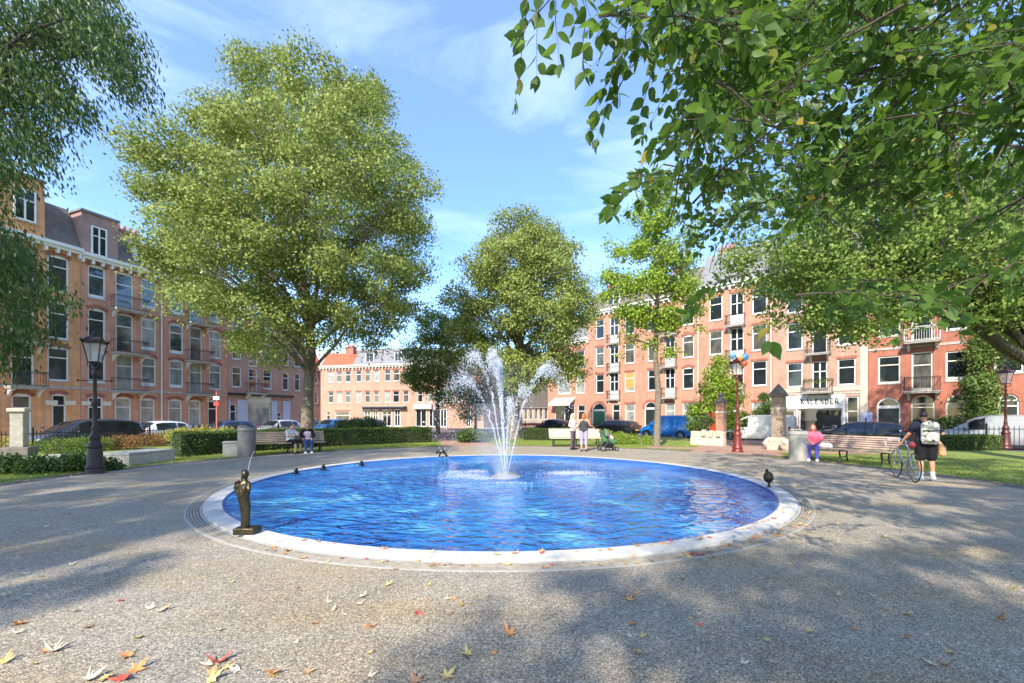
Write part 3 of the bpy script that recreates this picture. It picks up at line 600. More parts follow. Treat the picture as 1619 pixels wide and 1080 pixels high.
# ---------------------------------------------------------------- ground
PC = (-.2, 10.8); PR = 6.2
def circ(r, n=160, c=PC, a0=0, a1=2*math.pi): return [(c[0]+r*math.cos(a0+(a1-a0)*i/n), c[1]+r*math.sin(a0+(a1-a0)*i/n)) for i in range(n)]
m, nt, b = newmat('brick_street'); L = nt.links.new
t = node(nt, 'ShaderNodeTexCoord'); bt = node(nt, 'ShaderNodeTexBrick', Scale=1.0); bt.inputs['Brick Width'].default_value = .21; bt.inputs['Row Height'].default_value = .07; bt.inputs['Mortar Size'].default_value = .004
bt.inputs['Color1'].default_value = (.22, .15, .12, 1); bt.inputs['Color2'].default_value = (.27, .19, .16, 1); bt.inputs['Mortar'].default_value = (.17, .15, .13, 1)
mpn = node(nt, 'ShaderNodeMapping'); mpn.inputs['Rotation'].default_value = (0, 0, R(30)); L(t.outputs['Object'], mpn.inputs[0]); L(mpn.outputs[0], bt.inputs['Vector'])
n = node(nt, 'ShaderNodeTexNoise', Scale=.7, Detail=8); L(t.outputs['Object'], n.inputs['Vector']); r_ = ramp(nt, [(.3, (.7, .7, .7)), (.7, (1.25, 1.2, 1.15))]); L(n.outputs['Fac'], r_.inputs[0])
mx = node(nt, 'ShaderNodeMix', data_type='RGBA', blend_type='MULTIPLY'); mx.inputs['Factor'].default_value = 1; L(bt.outputs['Color'], mx.inputs['A']); L(r_.outputs[0], mx.inputs['B']); L(mx.outputs['Result'], b.inputs['Base Color']); b.inputs['Roughness'].default_value = .85
M['street'] = m
M['paving'] = mat('pavement_slabs', (.34, .32, .29), .85, .15, 2, bump=.2)
g = MB(); g.poly([(-400, -300, STREET), (400, -300, STREET), (400, 600, STREET), (-400, 600, STREET)]); tag(g.build('ground', M['street']), kind='structure')
M['asphalt'] = mat('asphalt', (.085, .085, .085), .9, .15, 3, bump=.2)
for fac, a, b_, k0, k1 in ((LEFT, -60, 30, 3.4, 9.4), (RIGHT, -35, 60, 2.7, 8.3)):
    g = MB()
    P = [fac.pt(a, k0), fac.pt(b_, k0), fac.pt(b_, k1), fac.pt(a, k1)]
    g.poly([(p.x, p.y, STREET+.004) for p in P]); tag(g.build('road', M['asphalt']), kind='structure')
    g = MB(); P = [fac.pt(a, .05), fac.pt(b_ - (12 if fac is LEFT else 30), .05), fac.pt(b_-(12 if fac is LEFT else 30), k0-.15), fac.pt(a, k0-.15)]
    n_ = len(P); g.poly([(p.x, p.y, STREET+.11) for p in P]); g.add([(p.x, p.y, STREET+.11) for p in P]+[(p.x, p.y, STREET) for p in P], [(i, (i+1) % 4, 4+(i+1) % 4, 4+i) for i in range(4)]); tag(g.build('pavement', M['paving']), kind='structure')
# lawn platform
m, nt, b = newmat('grass_turf'); L = nt.links.new
v = objcoord(nt); n = node(nt, 'ShaderNodeTexNoise', Scale=1.1, Detail=7, Roughness=.7); L(v, n.inputs[0]); r_ = ramp(nt, [(.28, (.12, .15, .03)), (.5, (.19, .25, .045)), (.72, (.34, .37, .085))]); L(n.outputs['Fac'], r_.inputs[0])
n2 = node(nt, 'ShaderNodeTexNoise', Scale=60, Detail=3); L(v, n2.inputs[0]); r2 = ramp(nt, [(.3, (.55, .55, .5)), (.7, (1.3, 1.3, 1.2))]); L(n2.outputs['Fac'], r2.inputs[0])
mx = node(nt, 'ShaderNodeMix', data_type='RGBA', blend_type='MULTIPLY'); mx.inputs['Factor'].default_value = 1; L(r_.outputs[0], mx.inputs['A']); L(r2.outputs[0], mx.inputs['B']); L(mx.outputs['Result'], b.inputs['Base Color']); b.inputs['Roughness'].default_value = .9
M['turf'] = m
lp = [LEFT.pt(-60, 12), LEFT.pt(17.5, 12), RIGHT.pt(-11.2, 10.6), RIGHT.pt(60, 10.6)]
LAWN = [(p.x, p.y) for p in lp]+[(60, -45), (-60, -45)]
g = MB(); g.poly([(x, y, .03) for x, y in LAWN]); g.add([(x, y, .03) for x, y in LAWN]+[(x, y, STREET) for x, y in LAWN], [(i, (i+1) % 6, 6+(i+1) % 6, 6+i) for i in range(6)])
tag(g.build('lawn', M['turf']), kind='structure')
M['soil'] = mat('dark_soil', (.085, .075, .06), .95, .35, 6, bump=.6, col2=(.15, .13, .10))
g = MB(); g.poly([(x, y, .036) for x, y in circ(12.0)]); tag(g.build('soil_border', M['soil']), kind='structure')
M['pathbrick'] = mat('red_path', (.30, .17, .12), .9, .2, 5, bump=.3, col2=(.42, .26, .19))
def strip(name, pts, w_, z, mm):
    g = MB(); A = []; B = []
    for i, p in enumerate(pts):
        q = Vector(pts[min(i+1, len(pts)-1)])-Vector(pts[max(0, i-1)]); q.normalize(); nn = Vector((-q.y, q.x))*w_/2
        A.append((p[0]+nn.x, p[1]+nn.y, z)); B.append((p[0]-nn.x, p[1]-nn.y, z))
    for i in range(len(pts)-1): g.quad(A[i], A[i+1], B[i+1], B[i])
    return tag(g.build(name, mm), kind='structure')
strip('path', [(-1.9, 21.4), (-3.0, 26), (-4.5, 31), (-6, 42)], 2.9, .042, M['pathbrick'])
strip('path', [(9.2, 17.6), (11.8, 22.2), (14.6, 27.5)], 3.6, .0425, M['pathbrick'])
strip('path', [(6.9, 21.6), (9.8, 20.3), (12.4, 18.6), (15.5, 18.2)], 1.6, .0385, M['pathbrick'])
# plaza
m, nt, b = newmat('exposed_aggregate'); L = nt.links.new
v = objcoord(nt); vo = node(nt, 'ShaderNodeTexVoronoi', Scale=120.0); L(v, vo.inputs['Vector'])
hs = node(nt, 'ShaderNodeSeparateColor'); L(vo.outputs['Color'], hs.inputs[0])
r1 = ramp(nt, [(0, (.10, .092, .078)), (.35, (.235, .212, .172)), (.65, (.34, .308, .25)), (.9, (.47, .432, .355)), (1, (.66, .625, .54))]); L(hs.outputs[0], r1.inputs[0])
n = node(nt, 'ShaderNodeTexNoise', Scale=.55, Detail=6, Roughness=.6, Distortion=.6); L(v, n.inputs[0])
r2 = ramp(nt, [(.3, (.86, .84, .81)), (.5, (1.03, .98, .91)), (.7, (1.15, 1.06, .90))]); L(n.outputs['Fac'], r2.inputs[0])
mx = node(nt, 'ShaderNodeMix', data_type='RGBA', blend_type='MULTIPLY'); mx.inputs['Factor'].default_value = 1; L(r1.outputs[0], mx.inputs['A']); L(r2.outputs[0], mx.inputs['B'])
n3 = node(nt, 'ShaderNodeTexNoise', Scale=9.0, Detail=6, Roughness=.7); L(v, n3.inputs[0]); r3 = ramp(nt, [(.3, (.86, .86, .86)), (.7, (1.1, 1.1, 1.1))]); L(n3.outputs['Fac'], r3.inputs[0])
mx2 = node(nt, 'ShaderNodeMix', data_type='RGBA', blend_type='MULTIPLY'); mx2.inputs['Factor'].default_value = 1; L(mx.outputs['Result'], mx2.inputs['A']); L(r3.outputs[0], mx2.inputs['B'])
# brownish worn and bluish swept patches
n4 = node(nt, 'ShaderNodeTexNoise', Scale=.9, Detail=5, Roughness=.6); mp4 = node(nt, 'ShaderNodeMapping'); mp4.inputs['Scale'].default_value = (.5, 1.1, 1); mp4.inputs['Rotation'].default_value = (0, 0, R(-35)); L(v, mp4.inputs[0]); L(mp4.outputs[0], n4.inputs[0])
r4 = ramp(nt, [(.45, (1, 1, 1)), (.65, (1.04, .92, .70))]); L(n4.outputs['Fac'], r4.inputs[0])
mx3 = node(nt, 'ShaderNodeMix', data_type='RGBA', blend_type='MULTIPLY'); mx3.inputs['Factor'].default_value = .8; L(mx2.outputs['Result'], mx3.inputs['A']); L(r4.outputs[0], mx3.inputs['B'])
L(mx3.outputs['Result'], b.inputs['Base Color']); b.inputs['Roughness'].default_value = .8
bp = node(nt, 'ShaderNodeBump', Strength=.5, Distance=.004); L(vo.outputs['Distance'], bp.inputs['Height']); L(bp.outputs[0], b.inputs['Normal'])
M['plaza'] = m
g = MB(); g.poly([(x, y, .045) for x, y in circ(11.4, 240)]); g.box(-3.2, 3.2, -30, -.3, .03, .0445); tag(g.build('plaza', M['plaza']), kind='structure')
# ---------------------------------------------------------------- pool
pool = thing('fountain_pool', 'round blue water basin with a flat white rim in the gravel plaza', 'pool', (PC[0], PC[1], .045))
def ringm(r0, r1, z0, z1, n=160, gap=0, a0=0, a1=2*math.pi):
    g = MB(); step = (a1-a0)/n
    for i in range(n):
        t0 = a0+i*step+gap/r1; t1 = a0+(i+1)*step-gap/r1
        P = [(r0, t0), (r1, t0), (r1, t1), (r0, t1)]
        vs = [(r*math.cos(t), r*math.sin(t), z) for z in (z0, z1) for r, t in P]
        g.add(vs, [(4, 5, 6, 7), (0, 1, 5, 4), (2, 3, 7, 6)]+([(1, 2, 6, 5), (3, 0, 4, 7)]))
    return g
m, nt, b = newmat('white_rim'); L = nt.links.new
v = objcoord(nt); n = node(nt, 'ShaderNodeTexNoise', Scale=2.2, Detail=8, Roughness=.7); L(v, n.inputs[0]); r_ = ramp(nt, [(.25, (.30, .26, .20)), (.4, (.48, .46, .42)), (.62, (.60, .595, .57))]); L(n.outputs['Fac'], r_.inputs[0]); L(r_.outputs[0], b.inputs['Base Color']); b.inputs['Roughness'].default_value = .55
M['rim'] = m
g = ringm(5.93, 6.2, .0, .045, 112, .0022); g.k = 0; o = g.build('rim', M['rim'], pool)
g = ringm(5.931, 6.199, .0, .041, 160); g.build('rim_joint', mat('joint_mortar', (.42, .40, .36), .9), pool)
M['bluetile'] = mat('blue_tile', (.02, .10, .34), .3, .2, 8)
g = ringm(5.90, 5.93, -.0, .040, 160); g.build('pool_edge', M['bluetile'], pool)
g = ringm(6.2, 6.245, 0, .012, 160); g.build('drain_edge', M['concrete'], pool)
g = ringm(6.42, 6.45, 0, .010, 160); g.build('drain_edge', M['concrete'], pool)
g = ringm(6.245, 6.42, 0, .004, 160); dr = g.build('drain_channel', mat('drain_dark', (.11, .10, .085), .9), pool)
g = MB()
for r in (6.27, 6.31, 6.35, 6.39):
    q = ringm(r, r+.022, .004, .010, 160); g.add(q.v, q.f)
for i in range(420):
    t = 2*math.pi*i/420; c, s_ = math.cos(t), math.sin(t); g.obox((6.33*c, 6.33*s_, .0055), (.17, .012, .005), t)
g.build('drain_grate', mat('rusty_grate', (.34, .30, .235), .7, .3, 9), dr)
# water
m, nt, b = newmat('pool_water'); L = nt.links.new
v = objcoord(nt)
n = node(nt, 'ShaderNodeTexNoise', Scale=.8, Detail=6, Roughness=.6, Distortion=1.2); L(v, n.inputs[0])
r_ = ramp(nt, [(.3, (.006, .055, .24)), (.46, (.012, .13, .42)), (.58, (.03, .21, .50)), (.70, (.12, .40, .62))]); L(n.outputs['Fac'], r_.inputs[0]); L(r_.outputs[0], b.inputs['Base Color'])
b.inputs['Roughness'].default_value = .04; b.inputs['IOR'].default_value = 1.62; b.inputs['Specular IOR Level'].default_value = .5
mp1 = node(nt, 'ShaderNodeMapping'); mp1.inputs['Scale'].default_value = (.85, 1.25, 1); L(v, mp1.inputs[0])
na = node(nt, 'ShaderNodeTexNoise', Scale=4.2, Detail=1.5, Roughness=.45, Distortion=1.0); L(mp1.outputs[0], na.inputs[0])
nb = node(nt, 'ShaderNodeTexNoise', Scale=7.5, Detail=3, Roughness=.55, Distortion=.8); L(mp1.outputs[0], nb.inputs[0])
wv = node(nt, 'ShaderNodeTexWave', wave_type='RINGS', rings_direction='Z', wave_profile='SIN', Scale=1.15, Distortion=3.5, Detail=2.0); wv.inputs['Detail Scale'].default_value = 1.5; L(v, wv.inputs[0])
ma = node(nt, 'ShaderNodeMath', operation='MULTIPLY_ADD'); ma.inputs[1].default_value = .20; L(nb.outputs['Fac'], ma.inputs[0]); L(na.outputs['Fac'], ma.inputs[2])
mb_ = node(nt, 'ShaderNodeMath', operation='MULTIPLY_ADD'); mb_.inputs[1].default_value = .10; L(wv.outputs['Fac'], mb_.inputs[0]); L(ma.outputs[0], mb_.inputs[2])
bp = node(nt, 'ShaderNodeBump', Strength=1.0, Distance=.15); L(mb_.outputs[0], bp.inputs['Height']); L(bp.outputs[0], b.inputs['Normal'])
M['water'] = m
g = MB(); g.lathe([(.001, .02)]+[(5.9*i/40, .02) for i in range(1, 41)], 160); o = g.build('water', M['water'], None, smooth='all'); o.location = (PC[0], PC[1], .045); tag(o, kind='structure')
# ---------------------------------------------------------------- trees
def limb(mb, a, b_, r0, r1, sag=.0, n=6, wob=.12, seg=7):
    a, b_ = Vector(a), Vector(b_); L_ = (b_-a).length; pts = []
    for i in range(n+1):
        t = i/n; p = a.lerp(b_, t); k = math.sin(t*math.pi)
        p += Vector((rng.gauss(0, wob), rng.gauss(0, wob), rng.gauss(0, wob*.6)))*L_*.12*k+Vector((0, 0, sag*L_*k)); pts.append(p)
    mb.tube(pts, [r0+(r1-r0)*(i/n)**.8 for i in range(n+1)], seg); return pts
def tree3d(name, label, base, blobs, n, size, lmat, bark='bark', tr=.3, cat='tree', group=None, shape='rhomb', cr=.5, flat=.45, per=26, trunk=None, limbs=16, droop=.35, twigs=True, A=None, shell=(.45, .95), kind=None, slope=.8):
    base = Vector(base); root = thing(name, label, cat, base, 0, group)
    B = [(Vector(c)-base, r) for c, r in blobs]
    cen = sum((c*(r**2) for c, r in B), Vector())/sum(r**2 for _, r in B)
    w8 = np.array([r**1.75 for _, r in B]); w8 /= w8.sum(); nc = max(3, int(n/per)); idx = nr.choice(len(B), nc, p=w8)
    d = nr.normal(size=(nc, 3)); d /= np.linalg.norm(d, axis=1)[:, None]
    rad = np.array([B[i][1] for i in idx])*(shell[0]+(shell[1]-shell[0])*nr.random(nc)**.5)
    cc = np.array([tuple(B[i][0]) for i in idx])+d*rad[:, None]
    li = nr.integers(0, nc, n); sd = nr.normal(size=(n, 3)); sd[:, 2] = np.abs(sd[:, 2])*np.where(nr.random(n) < .8, 1, -1); sd /= np.linalg.norm(sd, axis=1)[:, None]
    cs = (nr.uniform(.7, 1.35, nc)*cr*1.75)[li]; sp = sd*(cs*(.45+.55*nr.random(n)**.4)*(1+.25*nr.normal(size=n)))[:, None]; sp[:, 2] *= .3+flat
    outw = cc-np.array(tuple(cen)); outw /= np.linalg.norm(outw, axis=1)[:, None]+1e-6
    P = cc[li]+sp; P[:, 2] -= (sp[:, 0]**2+sp[:, 1]**2)*.25/cr*.5; NN = sd*.9+outw[li]*.35+np.array([0, 0, .55])
    Ad = None
    if A is not None: Ad = outw[li]*A[0]+np.array([0, 0, -A[1]])+nr.normal(size=(n, 3))*A[2]
    kp = P[:, 2] > .25-base.z; P = P[kp]; NN = NN[kp]; n = len(P); Ad = None if Ad is None else Ad[kp]
    crown = leaves('crown', P, size, lmat, root, shape, Ad, droop, nrm_up=.35, N_=NN if A is None else None)
    if cat in ('tree',) or trunk:
        t = MB(); tp = [Vector(p)-base for p in (trunk or [base, base+Vector((0, 0, cen.z))])]
        z0 = tp[0]; k = len(tp); fl = []
        pts = [tp[0]+Vector((0, 0, -.05)), tp[0].lerp(tp[1], .06)]+tp[1:]; rr = [tr*1.45, tr*1.08]+[tr*(1-.75*(i+1)/(k)) for i in range(k-1)]
        t.tube(pts, rr, 14); top = tp[-1]
        order = sorted(range(len(B)), key=lambda i: -B[i][1])[:limbs]
        for i in order:
            c, r = B[i]; f = rng.uniform(.25, 1.0); j = f*(k-2) if k > 2 else 0; a = tp[1 if k > 2 else 0].lerp(tp[-1], f) if k <= 3 else tp[1+int(j)].lerp(tp[min(k-1, 2+int(j))], j % 1)
            hd = math.hypot(c.x-a.x, c.y-a.y); zt = max(tp[-1].z*.22 if slope > .5 else tp[-1].z*.3, min(tp[-1].z*.97, c.z-hd*slope)); a = tp[-1]
            for q0, q1 in zip(tp[:-1], tp[1:]):
                if q0.z <= zt <= q1.z: a = q0.lerp(q1, (zt-q0.z)/(q1.z-q0.z+1e-6)); break
            r0 = tr*.36*rng.uniform(.7, 1.1); e = c+Vector((rng.gauss(0, 1), rng.gauss(0, 1), rng.gauss(0, .6)))*r*.3
            pp = limb(t, a, e, r0, r0*.3, .05)
            if twigs:
                for q in range(6):
                    s0 = pp[rng.randint(2, len(pp)-1)]; dd = Vector((rng.gauss(0, 1), rng.gauss(0, 1), rng.gauss(.1, .6))).normalized()*r*rng.uniform(.6, .95)
                    limb(t, s0, c+dd, r0*.28, .012, .04, 4, seg=4)
        t.build('trunk', M[bark], root, smooth=True)
    if kind: root['kind'] = kind
    return root
def pxblobs(bl, d, cen, Rp, df=.75, jit=.12):
    out = []; s = d/F
    for x, y, r in bl:
        rho = math.hypot(x-cen[0], y-cen[1]); mo = math.sqrt(max(0, Rp*Rp-rho*rho))*df
        offs = [-.85, 0, .85] if mo > r*.9 else ([-.6, .6] if mo > r*.4 else [rng.uniform(-.5, .5)])
        for o in offs:
            off = o*mo*s; dd = d+off
            xx = CX+(x-CX)*1.0; p = at(x, y, d+off*.85); out.append((Vector((p.x+rng.gauss(0, jit)*r*s, dd, p.z+rng.gauss(0, jit)*r*s)), r*s*.88))
    return out
# big linden, left
bl = [(430,125,45),(392,105,28),(505,150,55),(585,150,28),(560,175,48),(350,205,40),(310,190,18),(390,190,58),(460,230,90),(550,250,80),(625,270,45),(300,270,60),(235,245,28),(230,290,22),(262,330,40),(340,300,75),(665,300,28),(640,350,48),(400,350,95),(520,350,105),(620,330,50),(290,385,50),(265,410,22),(280,440,32),(370,430,75),(470,450,85),(570,440,80),(645,420,34),(630,470,35),(650,485,20),(330,470,38),(420,510,52),(510,515,48),(580,520,38),(610,500,38),(380,540,24),(440,560,22)]
T0 = gp(485, 701, .03); d0 = T0.y
tree3d('linden_tree', 'huge broad linden with yellowing green crown, its trunk behind the bench with two women', T0, pxblobs(bl, d0, (450, 330), 235, .8), 205000, .15, M['leaf_lime'], tr=.34, trunk=[T0, at(487, 620, d0), at(492, 560, d0), at(485, 480, d0), at(472, 400, d0-.5), at(460, 300, d0), at(455, 200, d0)], limbs=44, group=None, cr=.50, flat=.34, per=210)
bl = [(830,335,22),(812,370,38),(855,380,36),(880,400,24),(900,400,14),(765,420,32),(800,430,55),(865,440,48),(912,450,22),(742,478,26),(790,500,55),(860,500,55),(912,500,28),(735,520,20),(760,555,32),(820,570,42),(870,570,42),(905,590,18),(930,480,12),(878,610,12)]
T0 = gp(812, 694, .03); d0 = T0.y
tree3d('linden_tree', 'tall conical green linden directly behind the fountain jets', T0, pxblobs(bl, d0, (828, 480), 125, .85), 98000, .155, M['leaf_lime'] , tr=.42, trunk=[T0, at(812, 630, d0), at(820, 560, d0), at(828, 480, d0), at(830, 380, d0)], limbs=26, cr=.50, flat=.36, per=210)
bl = [(702,495,22),(682,520,30),(718,525,28),(655,560,22),(700,560,38),(735,575,20),(690,605,32),(660,595,22),(728,610,20),(705,630,18),(745,520,14),(648,600,10)]
T0 = gp(692, 686, .03); d0 = T0.y
tree3d('young_tree', 'smaller dark green tree with a thin trunk left of the fountain jets', T0, pxblobs(bl, d0, (695, 565), 65, .8), 26000, .18, M['leaf_mid'], tr=.2, trunk=[T0, at(692, 630, d0), at(697, 560, d0), at(702, 500, d0)], limbs=12, cr=.4, flat=.36, per=80)
T0 = at(752, 640, 44); T0.z = .03
tree3d('young_tree', 'small dark bushy tree partly hidden behind the left fountain jets', T0, [(at(752, 600, 44), 1.9), (at(765, 625, 44), 1.6), (at(742, 640, 44), 1.7), (at(760, 570, 44), 1.3)], 9000, .2, M['leaf_dark'], tr=.15, limbs=4)
bl = [(1039,280,17),(1040,300,20),(1036,318,28),(1060,320,12),(1018,335,14),(1012,350,15),(1062,345,18),(1086,372,13),(1108,352,9),(1100,385,11),(1040,365,24),(988,335,7),(980,400,12),(1008,395,20),(1055,405,26),(965,388,7),(1082,415,15),(965,440,14),(990,450,20),(1030,445,28),(1080,455,24),(1115,470,13),(1098,492,13),(985,492,14),(1015,500,24),(1060,505,26),(960,470,8),(1105,520,9),(1030,548,14),(995,540,15),(1070,555,12),(980,565,7),(1020,320,10)]
T0 = gp(1038, 706, .03); d0 = T0.y
tree3d('ginkgo_tree', 'slender bright pale green tree with a thin straight trunk left of the blue van', T0, pxblobs([(x,y,r*.85) for x,y,r in bl], d0, (1035, 440), 85, .55, .2), 23000, .12, M['leaf_ginkgo'], tr=.17, trunk=[T0, at(1041, 620, d0), at(1036, 560, d0), at(1040, 460, d0), at(1038, 380, d0), at(1038, 290, d0)], limbs=40, cr=.24, per=18, shape='fan', droop=.1, flat=.6, slope=.25)
# lime tree right edge
bl = [(1195,395,40),(1170,340,26),(1255,430,52),(1330,475,48),(1300,380,60),(1400,430,62),(1480,400,70),(1560,420,70),(1640,460,60),(1575,500,32),(1455,480,30),(1240,490,26),(1370,515,18),(1220,330,50),(1350,320,60),(1500,300,80),(1620,300,80),(1190,450,18),(1440,250,80),(1300,270,60),(1690,380,80),(1640,540,30),(1215,520,16),(1290,510,26),(1340,530,18),(1180,420,22),(1420,490,30),(1330,440,50)]
T0 = Vector((18.9, 14.6, .03)); d0 = 16.5
tree3d('linden_tree', 'sunlit green linden reaching in from the right edge behind the nearer hanging twigs', T0, pxblobs(bl, d0, (1480, 390), 260, .5), 100000, .135, M['leaf_pale'], 'barkdark', tr=.45, trunk=[T0, at(1655, 560, 15), at(1600, 500, 15.3), at(1500, 455, 16), at(1400, 400, 17)], limbs=34, cr=.34, flat=.36, per=60, shape='fold')
# hanging dark tree left edge
bl = [(40,50,75),(120,45,60),(190,85,48),(215,130,34),(160,20,50),(60,140,60),(120,165,32),(150,185,14),(25,220,55),(75,225,34),(20,285,26),(75,268,22),(-60,120,90),(-50,260,60),(8,330,22),(25,385,40),(60,440,42),(20,450,45),(100,470,24),(125,478,10),(50,505,38),(15,545,35),(75,530,22),(30,585,12),(-40,430,70),(-60,540,50)]
T0 = Vector((-15.6, 7.0, .03)); d0 = 9.0
bl = [(x-14*(y < 320)-26*(y >= 320), y, r*(.9 if y < 320 else .74)) for x, y, r in bl]
B3 = pxblobs(bl, d0, (20, 260), 330, .32)
tree3d('hanging_tree', 'dark green tree with drooping leaflets hanging in at the left edge', T0, B3+[(Vector((-15.5+i*1.7*k, 3.0+j*2.2, 9+q*1.6)), 2.3) for i, j, q, k in ((-1,0,0,1),(0,0,2,1),(1,0,0,1),(0,-1,0,1),(1,-1,1,1),(2,-2,0,1),(0,1,3,1))], 85000, .13, M['leaf_dark'], 'barkdark', tr=.27, trunk=[T0, at(-260, 420, 8.0), at(-200, 200, 8.2), at(-100, 60, 8.6)], limbs=24, cr=.2, per=26, shape='long', A=(.35, 1.0, .35), flat=.8)
# climbing shrubs
T0 = Vector(at(1140, 690, 27)); T0.z = .03
tree3d('leafy_bush', 'tall loose green bush behind the red brick gate post', T0, [(at(x, y, 27), r*27/F) for x, y, r in ((1140,572,10),(1138,592,18),(1130,615,22),(1152,612,14),(1150,642,20),(1118,640,16),(1100,652,14),(1150,665,16),(1160,625,14))], 9000, .15, M['leaf_ginkgo'], cat='bush', trunk=[T0, at(1140, 640, 27), at(1140, 590, 27)], tr=.08, limbs=6, cr=.25)
T0 = RIGHT.pt(RIGHT.u(1552), .6, STREET+.1); q = RIGHT.pt(RIGHT.u(1552), .7); 
tree3d('climbing_plant', 'tall green climbing plant on the red wall beside the right lamp post', T0, [(at(x, y, q.y), r*q.y/F) for x, y, r in ((1552,560,17),(1556,585,18),(1550,610,20),(1556,630,18),(1550,650,20),(1560,540,20),(1545,660,14),(1575,535,18))], 9000, .16, M['leaf_mid'], cat='climbing plant', trunk=[T0, Vector((T0.x, T0.y, 2)), Vector((T0.x, T0.y, 5))], tr=.07, limbs=6, cr=.25)
# ---------------------------------------------------------------- near overhanging tree (right)
def elm():
    T0 = Vector((9.6, 1.2, .03)); root = thing('elm_tree', 'large leafy tree whose hanging twigs fill the upper right of the view', 'tree', T0)
    br = MB(); P = []; A = []; S = []
    poly = [(1040,-60),(1060,60),(1095,110),(1075,180),(1030,235),(1030,285),(1125,300),(1150,330),(1140,420),(1120,455),(1190,505),(1240,470),(1300,520),(1345,545),(1400,470),(1450,440),(1520,400),(1640,470),(1760,420),(1760,-60)]
    def inside(x, y):
        c = False; n = len(poly)
        for i in range(n):
            x1, y1 = poly[i]; x2, y2 = poly[i-1]
            if (y1 > y) != (y2 > y) and x < (x2-x1)*(y-y1)/(y2-y1)+x1: c = not c
        return c
    def twig(p, d, L_, n, ls):
        p = Vector(p); d = Vector(d).normalized(); pts = [p.copy()]; st = L_/n; side = 1
        ax = d.cross(Vector((rng.gauss(0, 1), rng.gauss(0, 1), .3))).normalized()
        for i in range(n):
            d = (d+Vector((0, 0, -.10))+Vector((rng.gauss(0, .07), rng.gauss(0, .07), rng.gauss(0, .05)))).normalized()
            p = p+d*st; pts.append(p.copy()); side = -side
            a = (d*.75+ax*side*.75+Vector((0, 0, -.2))+Vector((rng.gauss(0, .15), rng.gauss(0, .15), rng.gauss(0, .12)))).normalized()
            k = ls*(1.1-.5*abs(i/n-.45))*rng.uniform(.8, 1.15)
            P.append(tuple(p+a*.012)); A.append(tuple(a)); S.append(k)
        P.append(tuple(p)); A.append(tuple(d)); S.append(ls*.85)
        br.tube(pts, [.0045*(1-.75*i/n) for i in range(n+1)], 4, False)
        return pts
    cnt = 0
    while cnt < 330:
        x, y = rng.uniform(1020, 1760), rng.uniform(-60, 550)
        if not inside(x, y): continue
        # sprays thin out towards the lower rim where the sunlit tree shows through
        if y > 330 and rng.random() < .72: continue
        if y > 200 and rng.random() < .35: continue
        cnt += 1; d = rng.choice([rng.uniform(2.7, 4.5), rng.uniform(3.8, 7.5), rng.uniform(5, 8.5)]); c0 = at(x, y, d); th0 = rng.uniform(0, 6.28); ls = rng.uniform(.062, .105)
        main = (math.cos(th0)*.9-.15, math.sin(th0)*.9, rng.uniform(-.6, .0)); L0 = rng.uniform(.5, .9); mv = Vector(main).normalized()
        limb(br, c0-mv*L0*.6, c0+mv*L0*.5, .010, .004, .04, 5, seg=5)
        for k in range(8):
            t = rng.uniform(-.5, .5)*L0; p = c0+mv*t+Vector((0, 0, .04)); th = th0+rng.choice((-1, 1))*rng.uniform(.3, 1.1)
            twig(p, (math.cos(th), math.sin(th), rng.uniform(-.55, -.05)), rng.uniform(.25, .5), rng.randint(5, 9), ls*rng.uniform(.85, 1.15))
    # individual twigs against the sky
    for x, y, d, tx, ty, L_, n in ((835,-20,3.1,-.1,-1,.82,12),(855,-30,3.1,-.3,-1,.6,9),(880,-30,3.0,-.15,-1,.62,8),(915,-40,3.1,.1,-1,.55,7),(930,-40,3.0,.45,-1,.5,6),(925,40,3.1,-.35,-1,.42,7),
                               (990,45,3.1,-.2,-1,.45,7),(1000,60,3.2,-.75,-.75,.85,12),(985,95,3.1,-.6,-.9,.55,7),(1040,60,3.2,-.7,-.6,.6,8),(1030,110,3.2,-.2,-1,.4,6),(1035,285,3.4,-1,-.25,.5,8),(980,300,3.4,-.5,-1,.2,4),(1060,270,3.5,-1,-.4,.35,6),
                               (1075,40,3.2,-.5,-1,.5,8),(1100,90,3.3,-.5,-1,.6,8),(1150,440,3.3,-.8,-.3,.4,7),(1215,470,2.9,.1,-1,.3,3),(860,10,3.2,-.6,-.6,.4,6),(900,-50,3.3,0,-1,.5,8)):
        twig(at(x, y, d), (tx, rng.gauss(0, .12), ty), L_, n, rng.uniform(.10, .125))
    # boughs
    hub = Vector((9.4, 1.6, 4.4)); tops = [at(1500, -40, 5.5), at(1300, 60, 5.5), at(1150, 20, 4.6), at(1600, 200, 6.5), at(1400, 250, 7), at(1250, 330, 6.5), at(950, -120, 3.6), at(1040, -90, 3.6), at(1550, 350, 7.5), Vector((7, -2, 8)), Vector((4, -3, 7)), Vector((8, 3, 10)), Vector((11, 2, 9)), Vector((3.5, -1, 8.5))]
    for q in tops:
        pp = limb(br, hub.lerp(Vector((9.2, 1.8, 6)), rng.random()), q, .085, .016, .06, 8, .25, 7)
        for k in range(9):
            s0 = pp[rng.randint(3, 8)]; limb(br, s0, s0+Vector((rng.gauss(-.2, .8), rng.gauss(0, .8), rng.gauss(-.2, .4))), .016, .004, .05, 5, seg=5)
    for k in range(60):
        x, y = rng.uniform(1120, 1640), rng.uniform(0, 380); d = rng.uniform(3, 6.5); q = at(x, y, d); limb(br, q, q+Vector((rng.gauss(-.3, .3), rng.gauss(0, .3), -rng.uniform(.3, .8))), .008, .003, .03, 5, seg=5)
    br.v = [tuple(Vector(v)-T0) for v in br.v]
    br.build('branches', M['barkdark'], root, smooth=True)
    leaves('hanging_twigs', np.array(P)-np.array(tuple(T0)), np.array(S), M['leaf_elm'], root, 'ovate', np.array(A), nrm_up=.3)
